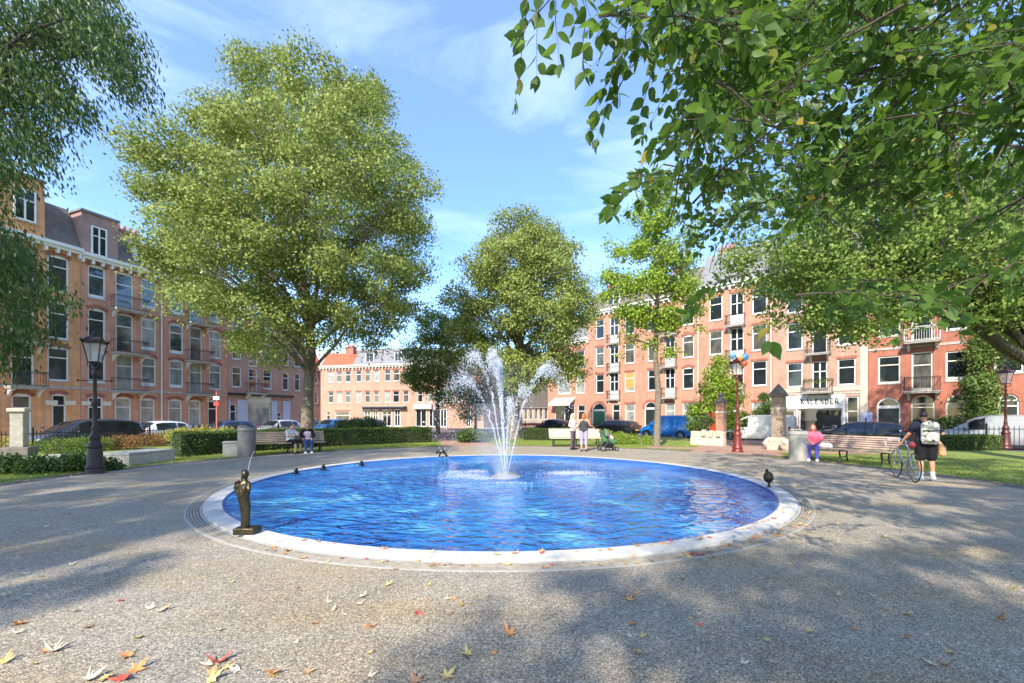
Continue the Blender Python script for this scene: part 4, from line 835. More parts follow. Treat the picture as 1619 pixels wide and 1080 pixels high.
    t = MB(); t.tube([(0, 0, -.05), (0, 0, .5), (-.1, .2, 2.5), (-.2, .4, 4.4), (-.4, .6, 6), (-.5, .5, 8)], [.5, .36, .32, .27, .2, .1], 14); t.build('trunk', M['barkdark'], root, smooth=True)
    # upper crown over and behind the camera
    bb = ELMTOP; n = 33000
    w8 = np.array([r**2 for *_, r in bb]); w8 = w8/w8.sum(); nc = 440; idx = nr.choice(len(bb), nc, p=w8); d = nr.normal(size=(nc, 3)); d /= np.linalg.norm(d, axis=1)[:, None]
    cc = np.array([bb[i][:3] for i in idx])+d*(np.array([bb[i][3] for i in idx])*(.3+.7*nr.random(nc)))[:, None]
    Q = cc[nr.integers(0, nc, n)]+nr.normal(size=(n, 3))*np.array([.21, .21, .12])
    leaves('crown', Q-np.array(tuple(T0)), .17, M['leaf_elm'], root, 'fold')
ELMTOP = [(7, -1.5, 8.5, 2.2), (4.5, -3, 7.5, 2.2), (2.0, -4.0, 7.0, 2.0), (8, 2, 9.5, 2.4), (10, 1, 10, 2.6), (5.5, -5, 8.5, 2.3), (9, -4, 8, 2.5), (11, 4, 9, 2.4), (7.5, -7, 8.5, 2.4), (0.2, -4.8, 6.6, 1.5), (3.5, -1.2, 6.6, 1.3), (2.5,-7,8,2.2), (0,-7.2,8.2,1.9), (-1.8,-6.4,7.4,1.2), (5,-1,7.2,1.6), (6.5,-4,7,2), (-1.2,-5.2,7.4,1.5), (-2.6,-6.2,8,1.5), (-3.6,-6.6,8,1.2), (-4.4,-8,8.6,1.3), (-1.5,-8.4,9,1.6), (1,-9,9,1.8), (-3.2,-7.2,8.6,1.4), (-2.2,-7.6,8.8,1.4), (-.6,-6.6,8,1.3), (1,-5.6,7.2,1.7), (3.6,-5,7.6,1.8), (5,-6.5,7.6,2), (2.5,-2.6,6.2,1.4), (7.5,0,7.4,1.8)]
elm()
# unseen trees behind the camera: one shades the plaza, a row fills reflections
T0 = Vector((-14.5, -7, .03))
tree3d('linden_tree', 'linden behind the viewpoint whose shade falls on the left of the plaza', T0, [(Vector((x, y, z)), r) for x, y, z, r in ((-14,-6,9,3),(-11.5,-5,8,2.3),(-10.0,-3.4,6.6,1.8),(-16,-4,9,2.6),(-13,-8,11,2.8),(-12.6,-2,7.6,2.2),(-11,-7,9,2.4),(-9.6,-6.2,8,1.6))], 17000, .2, M['leaf_lime'], tr=.4, limbs=6, cr=.25, per=90, twigs=False)
for k, (x, y, h) in enumerate(((-38,-8,7),(-31,-20,8),(-24,-31,8),(-12,-34,7.5),(1,-36,8),(14,-33,7.5),(27,-24,8),(38,-12,7),(-46,6,7))):  # out-of-view row added so the window panes reflect dark foliage
    tree3d('linden_tree', 'linden on the near side of the square behind the viewpoint', Vector((x, y, .03)), [(Vector((x, y, h+2)), 3.6), (Vector((x+2, y-1, h)), 2.8), (Vector((x-2.2, y+1, h)), 2.8), (Vector((x, y, h+5)), 2.4), (Vector((x+.5, y+1.8, h-1.5)), 2.2)], 7000, .3, M['leaf_mid'], tr=.35, limbs=5, cr=.5, twigs=False, group='lindens behind the viewpoint')
# ---------------------------------------------------------------- hedges and shrubs
def hedge(label, pts, w_, h, n, lm='leaf_hedge', size=.055, name='hedge', cat='hedge', group='clipped hedges'):
    base = Vector((pts[0][0], pts[0][1], .03)); root = thing(name, label, cat, base, 0, group); P = []
    core = MB()  # solid dark boxes fill the hedge behind the leaves, no separate stems
    for (x0, y0), (x1, y1) in zip(pts[:-1], pts[1:]):
        a, b_ = Vector((x0, y0, 0)), Vector((x1, y1, 0)); d = (b_-a); L_ = d.length; d.normalize(); nn = Vector((-d.y, d.x, 0))
        core.obox(((a+b_)/2-base+Vector((0, 0, .03+h*.47))), (L_-.02, w_*.82, h*.92), math.atan2(d.y, d.x))
        k = int(n*L_/sum(math.dist(p, q) for p, q in zip(pts[:-1], pts[1:])))
        for _ in range(k):
            t = rng.random()*L_; s = rng.random()
            if s < .4: q = a+d*t+nn*(rng.choice((-1, 1))*w_*.5*rng.uniform(.86, 1.02)); z = rng.random()*h
            elif s < .9: q = a+d*t+nn*rng.uniform(-.5, .5)*w_; z = h*rng.uniform(.92, 1.03)+abs(rng.gauss(0, .015))
            else: q = a+d*(L_*rng.choice((0, 1))+rng.gauss(0, .03))+nn*rng.uniform(-.5, .5)*w_; z = rng.random()*h
            u = t*1.7; P.append((q.x-base.x+math.sin(u*3+z*5)*.03, q.y-base.y+math.cos(u*2.3)*.03, z+math.sin(u*2.1)*.02))
    core.build('stems', mat('hedge_core', (.02, .03, .01), .95, .3, 9), root); leaves('foliage', P, size, M[lm], root, 'fold', nrm_up=.5); return root
hedge('dark clipped hedge at the left behind the stone block and the grey bin', [(-13.2, 16.7), (-11.6, 19.6), (-10.3, 21.6)], .85, .93, 16000)
hedge('long clipped hedge right of the bench with two women', [(-10.2, 21.9), (-7.6, 24.2), (-5.1, 26.0)], .95, .9, 18000)
hedge('low hedge behind the fountain jets left of the pale bench', [(.8, 28.2), (4.8, 27.6)], .8, .75, 7000)
hedge('small pale clipped hedge in front of the silver van', [(19.7, 20.2), (22.6, 19.9)], .8, .68, 8000, 'leaf_mid')
def shrub(label, c, blobs, n, size, lm, name='shrub', group='shrubs', shape='fold', cat='shrub', nrm=.35):
    base = Vector(c); root = thing(name, label, cat, base, 0, group); P = []
    tw = sum(r*r for *_, r in blobs)
    for x, y, z, r in blobs:
        for _ in range(int(n*r*r/tw)):
            v = Vector((rng.gauss(0, 1), rng.gauss(0, 1), rng.gauss(0, 1))).normalized()*r*rng.uniform(.45, 1.05); q = (x+v.x, y+v.y, abs(z+v.z*.8))
            P.append(q)
    leaves('foliage', P, size, M[lm], root, shape, nrm_up=nrm)
    s = MB()
    for x, y, z, r in blobs[:8]:
        for _ in range(5): s.tube([(x*.4, y*.4, -.03), (x*.8+rng.gauss(0, .05), y*.8, z*.6), (x+rng.gauss(0, r*.4), y+rng.gauss(0, r*.4), z+r*.3)], [.015, .01, .004], 4, False)
    s.build('stems', M['bark'], root); return root
shrub('round dark green bush at the end of the brick path left of the jets', gp(742, 700, .03), [(0,0,.45,.55),(.45,.1,.4,.45),(-.4,0,.35,.4),(.9,.2,.35,.4)], 5000, .09, 'leaf_hedge')
shrub('flat topped green bush behind the long hedge, near the blue car', (-11.8, 32, .03), [(0,0,.9,.75),(1.0,0,1.0,.7),(-.9,0,.85,.6),(1.9,.1,.7,.5)], 6000, .1, 'leaf_hedge')
shrub('low dark bush spilling over the paving left of the dark lamp post', gp(60, 748, .03), [(0,0,.15,.45),(.7,.3,.2,.45),(-.8,0,.15,.5),(1.4,.6,.12,.35),(-1.6,.1,.15,.45),(.3,.8,.2,.4)], 6000, .10, 'leaf_dark')
for k, (x, y, lm, lab) in enumerate(((95,714,'leaf_mid','bright green shrub in front of the dark parked car'),(140,710,'leaf_mid','leafy green shrub directly left of the dark lamp post'),(190,708,'leaf_red','reddish leaved shrub just right of the dark lamp post'),(232,703,'leaf_red','russet shrub above the stone block'),(262,698,'leaf_yellow','yellow green shrub at the left end of the dark hedge'),(12,712,'leaf_yellow','yellowish shrub beside the stone pedestal at the left edge'))):
    c = gp(x, y+3, .03); shrub(lab, c, [(0,0,.35,.5),(.6,.1,.3,.42),(-.6,-.1,.3,.42),(.1,.5,.35,.4)], 2600, .10, lm, group='border shrubs on the left', shape='long')
for k, (x, y, lab) in enumerate(((292,690,'yellow flowering plants over the left end of the dark hedge'),(325,688,'yellow plants above the middle of the dark hedge'),(358,686,'pale yellow plants left of the grey bin top'))):
    c = at(x, y, 20.5); c.z = .03; shrub(lab, c, [(0,0,.75,.45),(.55,.1,.7,.4),(-.5,0,.7,.4)], 1500, .14, 'leaf_yellow', 'flowering_plant', 'yellow plants behind the hedge', 'long', 'plant')
shrub('bright yellow green shrub beside the stroller', gp(985, 704, .03)+Vector((0, .6, 0)), [(0,0,.35,.5),(.7,0,.3,.4),(-.7,.1,.5,.45),(1.5,0,.25,.35),(-1.3,.6,.6,.4)], 3500, .12, 'leaf_ginkgo', shape='long')
shrub('dark green shrub beside the white van nose', at(1110, 700, 26.5)-Vector((0,0,at(1110,700,26.5).z-.03)), [(0,0,.8,.5),(.3,.1,1.3,.5),(-.5,0,1.0,.5)], 2500, .12, 'leaf_mid')
shrub('rounded green shrub between the silver van and the red wall', RIGHT.pt(RIGHT.u(1495), 1.3, STREET+.1), [(0,0,1.2,.7),(.8,-.8,1.1,.6),(-.7,.7,1.1,.6)], 3000, .13, 'leaf_hedge')
shrub('shrub in front of the salmon house above the white van', RIGHT.pt(RIGHT.u(1210), 1.3, STREET+.1), [(0,0,1.9,.7),(.5,-.6,2.5,.7),(-.9,.9,1.7,.6),(.2,-.2,3.3,.5)], 3000, .14, 'leaf_hedge')
# grass blades along the visible lawn
P = []
while len(P) < 60000:
    a = rng.uniform(R(-12), R(192)); r = 12.0+abs(rng.gauss(0, 1))*3.2; x, y = PC[0]+r*math.cos(a), PC[1]+r*math.sin(a)
    if y < 6 or abs(x) > y*1.25+1: continue
    if 12.0 < r and ((abs(x+2.2+(y-21)*.22) < 1.4 and y > 20) or (abs((x-9.2)-(y-17.6)*.545) < 1.9 and x > 6) or (6.5 < x < 15.8 and 17.6 < y < 21.8 and abs(y-(21.6-(x-6.9)*.42)) < .8)): continue
    P.append((x, y, .03))
P = np.array(P); A = np.zeros((len(P), 3)); A[:, 2] = 1.0; A[:, :2] = nr.normal(size=(len(P), 2))*.35
M['blade'] = leafmat('grass_blades', [(0, G(.11, .16, .028)), (.5, G(.21, .29, .05)), (1, G(.42, .45, .10))], .3, (.35, .5, .06), .6, .2)
tag(leaves('grass', P, .075, M['blade'], None, 'blade', A), 'short grass growing over the park lawn round the plaza', 'grass', kind='stuff')
# ---------------------------------------------------------------- street furniture
def lamp(label, base, H, col_, rz=0, scale=1.0):
    mm = mat('cast_iron_'+col_[0], col_[1], .42, .25, 14, metal=.15); root = thing('street_lamp', label, 'street lamp', base, rz, 'old fashioned lantern posts')
    b = MB(); b.lathe([(.001, 0), (.235, 0), (.235, .05), (.21, .09), (.2, .14), (.215, .18), (.175, .26), (.165, .62), (.15, .70), (.172, .74), (.172, .78), (.125, .86), (.11, .94), (.13, .98), (.13, 1.02), (.085, 1.1), (.08, 1.13)], 16); b.build('base', mm, root, smooth=True)
    h = H-.95; p = MB(); p.lathe([(.08, 1.13), (.062, 1.2), (.075, 1.24), (.075, 1.28), (.055, 1.34), (.05, 1.9), (.066, 1.94), (.066, 1.98), (.048, 2.04), (.04, h-.3), (.06, h-.27), (.06, h-.22), (.035, h-.15), (.035, h-.02), (.075, h+.02), (.001, h+.02)], 12)
    p.build('post', mm, root, smooth=True)
    l = MB(); l.tube([(-.34, 0, h-.42), (.34, 0, h-.42)], .014, 6); l.ico((-.36, 0, h-.42), .035); l.ico((.36, 0, h-.42), .035); l.build('ladder_bar', mm, root)
    k = MB()
    for i in range(4):
        t = math.pi/4+math.pi/2*i; c, s = math.cos(t), math.sin(t)
        k.tube([(.03*c, .03*s, h-.1), (.17*c, .17*s, h-.02), (.15*c, .15*s, h+.09)], .014, 5)
        k.tube([(.15*c, .15*s, h+.09), (.27*c, .27*s, h+.62)], .014, 5)
    for r, z in ((.15, h+.09), (.27, h+.62)):
        q = [(r*math.cos(math.pi/4+math.pi/2*i), r*math.sin(math.pi/4+math.pi/2*i), z) for i in range(4)]
        for i in range(4): k.tube([q[i], q[(i+1) % 4]], .018, 5)
    la = k.build('lantern', mm, root)
    g = MB(); f = lambda r, z: [(r*math.cos(math.pi/4+math.pi/2*i), r*math.sin(math.pi/4+math.pi/2*i), z) for i in range(4)]
    A, B = f(.146, h+.1), f(.262, h+.61)
    for i in range(4): g.quad(A[i], A[(i+1) % 4], B[(i+1) % 4], B[i])
    g.build('glass', M['lampglass'], la)
    bu = MB(); bu.lathe([(.001, h+.1), (.05, h+.1), (.06, h+.2), (.05, h+.34), (.001, h+.38)], 10); bu.build('bulb', M['white'], la, smooth=True)
    t = MB(); A, B, C_ = f(.30, h+.62), f(.2, h+.76), f(.07, h+.84)
    t.add(A+B+C_, [(i, (i+1) % 4, 4+(i+1) % 4, 4+i) for i in range(4)]+[(4+i, 4+(i+1) % 4, 8+(i+1) % 4, 8+i) for i in range(4)]+[(3, 2, 1, 0), (8, 9, 10, 11)])
    t.lathe([(.06, h+.84), (.05, h+.88), (.08, h+.9), (.03, h+.93), (.001, h+.99)], 8)
    for q in f(.295, h+.64): t.ico((q[0], q[1], q[2]+.04), .045)
    t.build('roof', mm, la)
    return root
m, nt, b = newmat('lantern_glass'); b.inputs['Base Color'].default_value = (.75, .77, .75, 1); b.inputs['Roughness'].default_value = .12; b.inputs['Alpha'].default_value = .35; M['lampglass'] = m
IR = ('black', (.022, .018, .018)); MR = ('maroon', (.16, .018, .016)); DR = ('dark_red', (.06, .015, .014))
lamp('black cast iron lantern post on the left lawn edge in front of the orange house', gp(150, 749, .036), 3.95, ('black', (.030, .020, .020)), .4)
lamp('maroon lantern post hung with balloons at the brick path', gp(1166, 714.5, .042), 4.25, ('maroon', (.17, .024, .02)), .2)
lamp('dark red lantern post in the fence at the right edge', gp(1590, 709, .03), 4.05, ('dark_red', (.09, .022, .018)), .1)
def balloon(label, c, r, colr):
    mm = mat('balloon_rubber', colr, .25, .05, 3); o = MB(); o.lathe([(.001, -1.25*r), (.12*r, -1.2*r), (.05*r, -1.12*r), (.35*r, -.95*r), (.75*r, -.5*r), (.97*r, 0), (.95*r, .35*r), (.7*r, .78*r), (.35*r, .98*r), (.001, 1.03*r)], 14)
    q = thing('balloon', label, 'balloon', c, 0, 'balloons on the lamp'); o.build('skin', mm, q, smooth='all')
    s = MB(); s.tube([(0, 0, -1.2*r), (.03, 0, -1.9*r)], .004, 4); s.build('string', M['white'], q)
LB = gp(1166, 714.5, .042)
for px, py, r, cc, lab in ((1158, 562, .15, (.16, .35, .75), 'blue balloon at the left of the maroon lamp lantern'), (1167, 561, .14, (.85, .85, .85), 'white balloon on top of the maroon lamp lantern'), (1171, 566, .13, (.85, .30, .06), 'orange balloon in front of the maroon lamp lantern'), (1178, 565, .15, (.04, .25, .65), 'darker blue balloon at the right of the maroon lamp lantern'), (1177, 575, .12, (.70, .10, .05), 'small red balloon hanging under the blue one at the maroon lamp')):
    balloon(lab, at(px, py, LB.y-.35), r, cc)
# road sign pole
c = at(343, 690, 24.5); c.z = .03
p = thing('sign_pole', 'slim red and white pole with small plates in front of the left terrace', 'sign pole', c)
q = MB(); q.tube([(0, 0, -.03), (0, 0, 3.0)], .05, 8); q.build('pole', mat('faded_red', (.45, .12, .11), .5), p)
for z, w_ in ((2.62, .36), (2.28, .30)):
    q = MB(); q.obox((0, -.06, z), (w_, .02, .20)); q.build('sign_plate', M['white'] if z > 2.5 else mat('plate_red', (.55, .05, .04), .4), p)
# bins
def bin_(label, c, r, h, mm, rz=0):
    root = thing('litter_bin', label, 'litter bin', c, rz, 'round metal litter bins')
    b = MB(); b.lathe([(.001, 0), (r*.93, 0), (r*.95, .04), (r*.96, h*.86), (r*1.0, h*.865), (r*1.02, h*.88), (r*1.02, h*.92), (r*.98, h*.94)], 28); b.build('body', mm, root, smooth=True)
    b = MB(); n = 28; vs = []
    t = MB(); t.lathe([(r*.98, h*.94), (r*.96, h), (r*.80, h*1.0), (r*.78, h*.95), (r*.6, h*.9), (.001, h*.88)], 28, a0=0); t.build('lid', mm, root, smooth=True)
    o = MB(); o.lathe([(r*.5, h*.905), (r*.76, h*.955), (r*.77, h*1.003), (.001, h*1.003)], 20); o.build('opening', M['black'], root)
    o = MB(); o.tube([(r*.78*math.cos(a), r*.78*math.sin(a), h+.04*(1 if .2 < a < 2.9 else .2)) for a in [i*.3 for i in range(11)]], .025, 6); o.build('hood', mm, root)
    s = MB(); s.box(-.05, .05, -r-.012, -r*.9, h*.55, h*.68); s.build('label_plate', M['concrete'], root)
bin_('tall dark grey round litter bin left of the bench with two women', gp(390, 722.5, .036), .32, 1.17, M['bin'], 2.4)
bin_('pale grey round litter bin beside the woman in pink', gp(1262, 727.5, .036), .31, 1.06, M['binlight'], .5)
# benches
def bench(label, c, rz, L_=2.6, wood='wood', legs=3, dark=False):
    root = thing('park_bench', label, 'bench', c, rz, 'slatted park benches')   # front faces local -y
    s = MB()
    for i in range(6): s.obox((0, -.42+i*.088, .445+.012*abs(i-2.5)/2.5), (L_, .066, .035), 0)
    s.build('seat', M[wood], root, bevel=.004)
    s = MB()
    for i in range(6): s.obox((0, .085+.035*i, .53+i*.072), (L_, .03, .056), 0, R(-24))
    s.build('backrest', M[wood], root, bevel=.004)
    for k in range(legs):
        x = -L_/2+.2+(L_-.4)*k/(legs-1); f = MB()
        f.tube([(x, -.42, 0), (x, -.38, .2), (x, -.44, .41)], .026, 6); f.tube([(x, .12, 0), (x, .02, .2), (x, .05, .43), (x, .13, .6), (x, .29, .93)], .026, 6); f.tube([(x, -.44, .415), (x, -.1, .40), (x, .05, .43)], .024, 6); f.tube([(x, -.4, .2), (x, .03, .2)], .018, 6)
        f.obox((x, -.42, .008), (.09, .12, .016)); f.obox((x, .12, .008), (.09, .12, .016)); f.build('leg', M['iron'], root)
    return root
B1 = gp(455, 716.5, .036); b1rz = R(32)
bench('weathered brown slatted bench with two women seated on it', B1, b1rz, 2.9)
B2 = gp(1338, 731, .036); b2rz = R(-64)
bench('pinkish slatted wooden bench with a woman in pink at its left end', B2, b2rz, 2.75, 'woodpink')
B3_ = gp(909, 706, .03); bench('sunlit pale bench behind the standing women', B3_, R(3), 2.7, 'woodlit')
# stone blocks
def block(label, c, sz, rz, mm='stone', cap=.0, name='stone_block', group=None):
    root = thing(name, label, 'stone block', c, rz, group); b = MB(); b.box(-sz[0]/2, sz[0]/2, -sz[1]/2, sz[1]/2, -.03, sz[2]-cap); b.build('block', M[mm], root, bevel=.012)
    if cap: b = MB(); b.box(-sz[0]/2-.02, sz[0]/2+.02, -sz[1]/2-.02, sz[1]/2+.02, sz[2]-cap+.002, sz[2]); b.build('slab', M['concrete'], root, bevel=.006)
a1, a2 = gp(204, 737, .03), gp(276, 728, .03); rz = math.atan2(a2.y-a1.y, a2.x-a1.x); nn = Vector((-math.sin(rz), math.cos(rz), 0))
block('long low grey stone block left of the dark hedge', (a1+a2)/2+nn*.5, ((a2-a1).length, 1.0, .42), rz, 'stone', .07)
a1, a2 = gp(98, 744, .03), gp(205, 737, .03); block('low stone step behind the black lamp post', (a1+a2)/2+nn*.35, ((a2-a1).length, .7, .16), math.atan2(a2.y-a1.y, a2.x-a1.x), 'concrete')
a1, a2 = gp(98, 738, .03), gp(188, 730, .03); block('upper stone slab behind the low step near the black lamp post', (a1+a2)/2+nn*.9, ((a2-a1).length, 1.3, .30), math.atan2(a2.y-a1.y, a2.x-a1.x), 'concrete')
a1 = gp(362, 722, .03); block('pale square concrete box between the hedge and the dark bin', a1+Vector((0, .35, 0)), (.75, .6, .58), .5, 'concrete', .05)
# stone pedestal, left edge
def pedestal(label, c, w_, H, mm='stone', rz=.5, capstyle='pyr', base=True, name='gate_post', group='masonry gate posts'):
    root = thing(name, label, 'gate post', c, rz, group)
    if base:
        b = MB(); b.box(-w_*.8, w_*.8, -w_*.8, w_*.8, -.03, .35); b.box(-w_*.68, w_*.68, -w_*.68, w_*.68, .352, .6); b.build('plinth', M['palestone'], root, bevel=.03)
    b = MB(); b.box(-w_/2, w_/2, -w_/2, w_/2, .0, H*.80); b.build('shaft', M[mm], root, bevel=.02)
    b = MB(); b.box(-w_*.56, w_*.56, -w_*.56, w_*.56, H*.60, H*.64); b.build('stone_band', M['palestone'], root, bevel=.015)
    b = MB(); b.box(-w_*.64, w_*.64, -w_*.64, w_*.64, H*.80, H*.84)
    if capstyle == 'pyr':
        q = w_*.6; A = [(-q, -q, H*.842), (q, -q, H*.842), (q, q, H*.842), (-q, q, H*.842)]; b.add(A+[(-q*.8, -q*.8, H*.88), (q*.8, -q*.8, H*.88), (q*.8, q*.8, H*.88), (-q*.8, q*.8, H*.88), (0, 0, H)], [(0, 1, 5, 4), (1, 2, 6, 5), (2, 3, 7, 6), (3, 0, 4, 7), (4, 5, 8), (5, 6, 8), (6, 7, 8), (7, 4, 8), (3, 2, 1, 0)])
    else: b.lathe([(w_*.5, H*.84), (w_*.3, H*.9), (w_*.42, H*.95), (.001, H)], 12)
    b.build('cap', M['darkstone'], root, bevel=.01)
    return root
M['darkstone'] = mat('dark_stone', (.14, .125, .11), .9, .3, 6, bump=.4, col2=(.24, .21, .18))
M['brownstone'] = mat('brown_stone', (.24, .18, .13), .9, .3, 5, bump=.4, col2=(.34, .27, .20))
M['pinkbrick'] = brick('gate_brick', (.46, .22, .16), (.40, .19, .14), (.42, .34, .28))
c = gp(1231, 711, .03); pedestal('tall dark stone gate post with a pyramid cap beside the white van', c, .50, 3.15, 'brownstone', .75)
c = at(1140, 705, 23.2); c.z = .03; pedestal('red brick gate post with a stone finial behind the maroon lamp', c, .42, 2.9, 'pinkbrick', .75, 'ball', False)
# rubble wall with short railing between gate posts
w1, w2 = at(1094, 700, 23.8), at(1146, 700, 22.4); w1.z = w2.z = .03; rz = math.atan2(w2.y-w1.y, w2.x-w1.x); Lw = (w2-w1).length
rt = thing('garden_wall', 'low rubble stone wall with a short railing left of the brick gate post', 'wall', w1, rz)
q = MB(); q.box(0, Lw, -.2, .2, -.03, .42); q.build('lower_course', M['palestone'], rt, bevel=.02)
q = MB(); n = 9
for i in range(n): q.obox((Lw*(i+.5)/n, 0, .6+rng.uniform(-.04, .06)), (Lw/n*.98, .34, .36+rng.uniform(-.05, .05)), rng.gauss(0, .04))
q.build('rubble', M['palestone'], rt, bevel=.05)
q = MB()
for i in range(10): x = Lw*.12+Lw*.5*i/9; q.tube([(x, 0, .7), (x, 0, 1.75)], .014, 5)
q.tube([(Lw*.1, 0, 1.65), (Lw*.65, 0, 1.65)], .018, 5); q.build('railing', M['iron'], rt)
# column
c = at(1281, 700, 20.3); c.z = .03; rt = thing('stone_column', 'broken round stone column with carved capital behind the pale bin', 'column', c)
q = MB(); q.lathe([(.001, -.03), (.34, -.03), (.34, .25), (.24, .34), (.2, .4), (.19, 1.35)], 18); q.build('shaft', M['brownstone'], rt, smooth=True)
q = MB(); q.lathe([(.19, 1.352), (.26, 1.38), (.26, 1.46), (.22, 1.52), (.23, 1.7), (.29, 1.86), (.30, 1.95), (.001, 1.97)], 18); q.build('capital', M['palestone'], rt, smooth=True)
for x, y, sx, lab in ((1222, 703, .9, 'pale rough boulder at the foot of the dark gate post'), (1246, 706, .8, 'second pale boulder right of the dark gate post')):
    c = gp(x, y+7, .03); q = MB(); q.ico((0, 0, .25), .5*sx, 2, (1, .8, .75)); q.v = [(vx+rng.gauss(0, .03), vy+rng.gauss(0, .03), max(-.03, vz+rng.gauss(0, .03))) for vx, vy, vz in q.v]
    o = q.build('boulder', M['palestone'], None); o.location = c; tag(o, lab, 'boulder', 'boulders at the gate')
c = gp(30, 729, .03); rt = thing('stone_pedestal', 'square weathered stone pedestal near the left edge of the lawn', 'pedestal', c, .5)
q = MB(); q.box(-.36, .36, -.36, .36, -.03, .5); q.build('base', M['darkstone'], rt, bevel=.02); q = MB(); q.box(-.17, .17, -.17, .17, .5, 1.75); q.build('shaft', M['stone'], rt, bevel=.02); q = MB(); q.box(-.23, .23, -.23, .23, 1.752, 1.88); q.build('cap', M['palestone'], rt, bevel=.015)
# fences
def fence(label, p0, p1, h, post=2.4, sp=.13, tips='spear', z=.03, mm='iron', tipm=None):
    p0, p1 = Vector(p0), Vector(p1); L_ = (p1-p0).length; rt = thing('iron_fence', label, 'fence', (p0.x, p0.y, z), math.atan2(p1.y-p0.y, p1.x-p0.x), 'iron railings round the park'); r = MB()
    for zz in (.14, h-.15): r.obox((L_/2, 0, zz), (L_, .012, .035))
    n = int(L_/sp)
    for i in range(n):
        x = (i+.5)*L_/n; r.add([(x-.009, -.009, .05), (x+.009, -.009, .05), (x+.009, .009, .05), (x-.009, .009, .05), (x-.009, -.009, h-.06), (x+.009, -.009, h-.06), (x+.009, .009, h-.06), (x-.009, .009, h-.06), (x, 0, h+.04)],
              [(0, 1, 5, 4), (1, 2, 6, 5), (2, 3, 7, 6), (3, 0, 4, 7), (4, 5, 8), (5, 6, 8), (6, 7, 8), (7, 4, 8)])
        r.obox((x, 0, h-.06), (.035, .02, .03))
    r.build('railing', M[mm], rt)
    k = max(1, round(L_/post))
    for i in range(k+1):
        x = L_*i/k; q = MB(); q.box(x-.03, x+.03, -.03, .03, -.03, h+.05); q.lathe([(.04, h+.05), (.05, h+.09), (.02, h+.13), (.001, h+.19)], 8, (x, 0, 0)); q.build('post', M[mm], rt)
def lerp(a, b_, t): return a.lerp(b_, t)
fence('black railing with pointed tips behind the shrubs and hedge on the left', LEFT.pt(-12, 12.15), LEFT.pt(-1, 12.15), .98)
fence('black railing between the dark bin and the big tree trunk', LEFT.pt(-.7, 12.15), LEFT.pt(10, 12.15), .98)
fence('black railing far behind the long hedge', LEFT.pt(10.3, 12.15), LEFT.pt(17, 12.15), .98)
fence('black railing in front of the blue van', RIGHT.pt(-11.4, 10.75), RIGHT.pt(.2, 10.75), .98)
q0 = at(1480, 700, 20.9); q1 = at(1619, 700, 21.2); fence('tall black railing in front of the silver van at the right edge', (q0.x, q0.y, 0), (q1.x+5, q1.y-.5, 0), 1.1, 2.4, .24)
q0 = at(1328, 700, 21.3); q1 = at(1338, 700, 21.2)
rt = thing('iron_gate', 'narrow black iron gate frame in front of the dark parked estate', 'gate', (q0.x, q0.y, .03), 0)
q = MB(); q.tube([(0, 0, 0), (0, 0, 1.45), (.32, 0, 1.45), (.32, 0, 0)], .016, 5); q.build('frame', M['iron'], rt)
q = MB(); q.tube([(1.3, 0, -.03), (1.3, 0, 1.5)], .028, 6); q.build('post', M['iron'], rt)
for x in (-.0, -.9, 2.2):
    pass
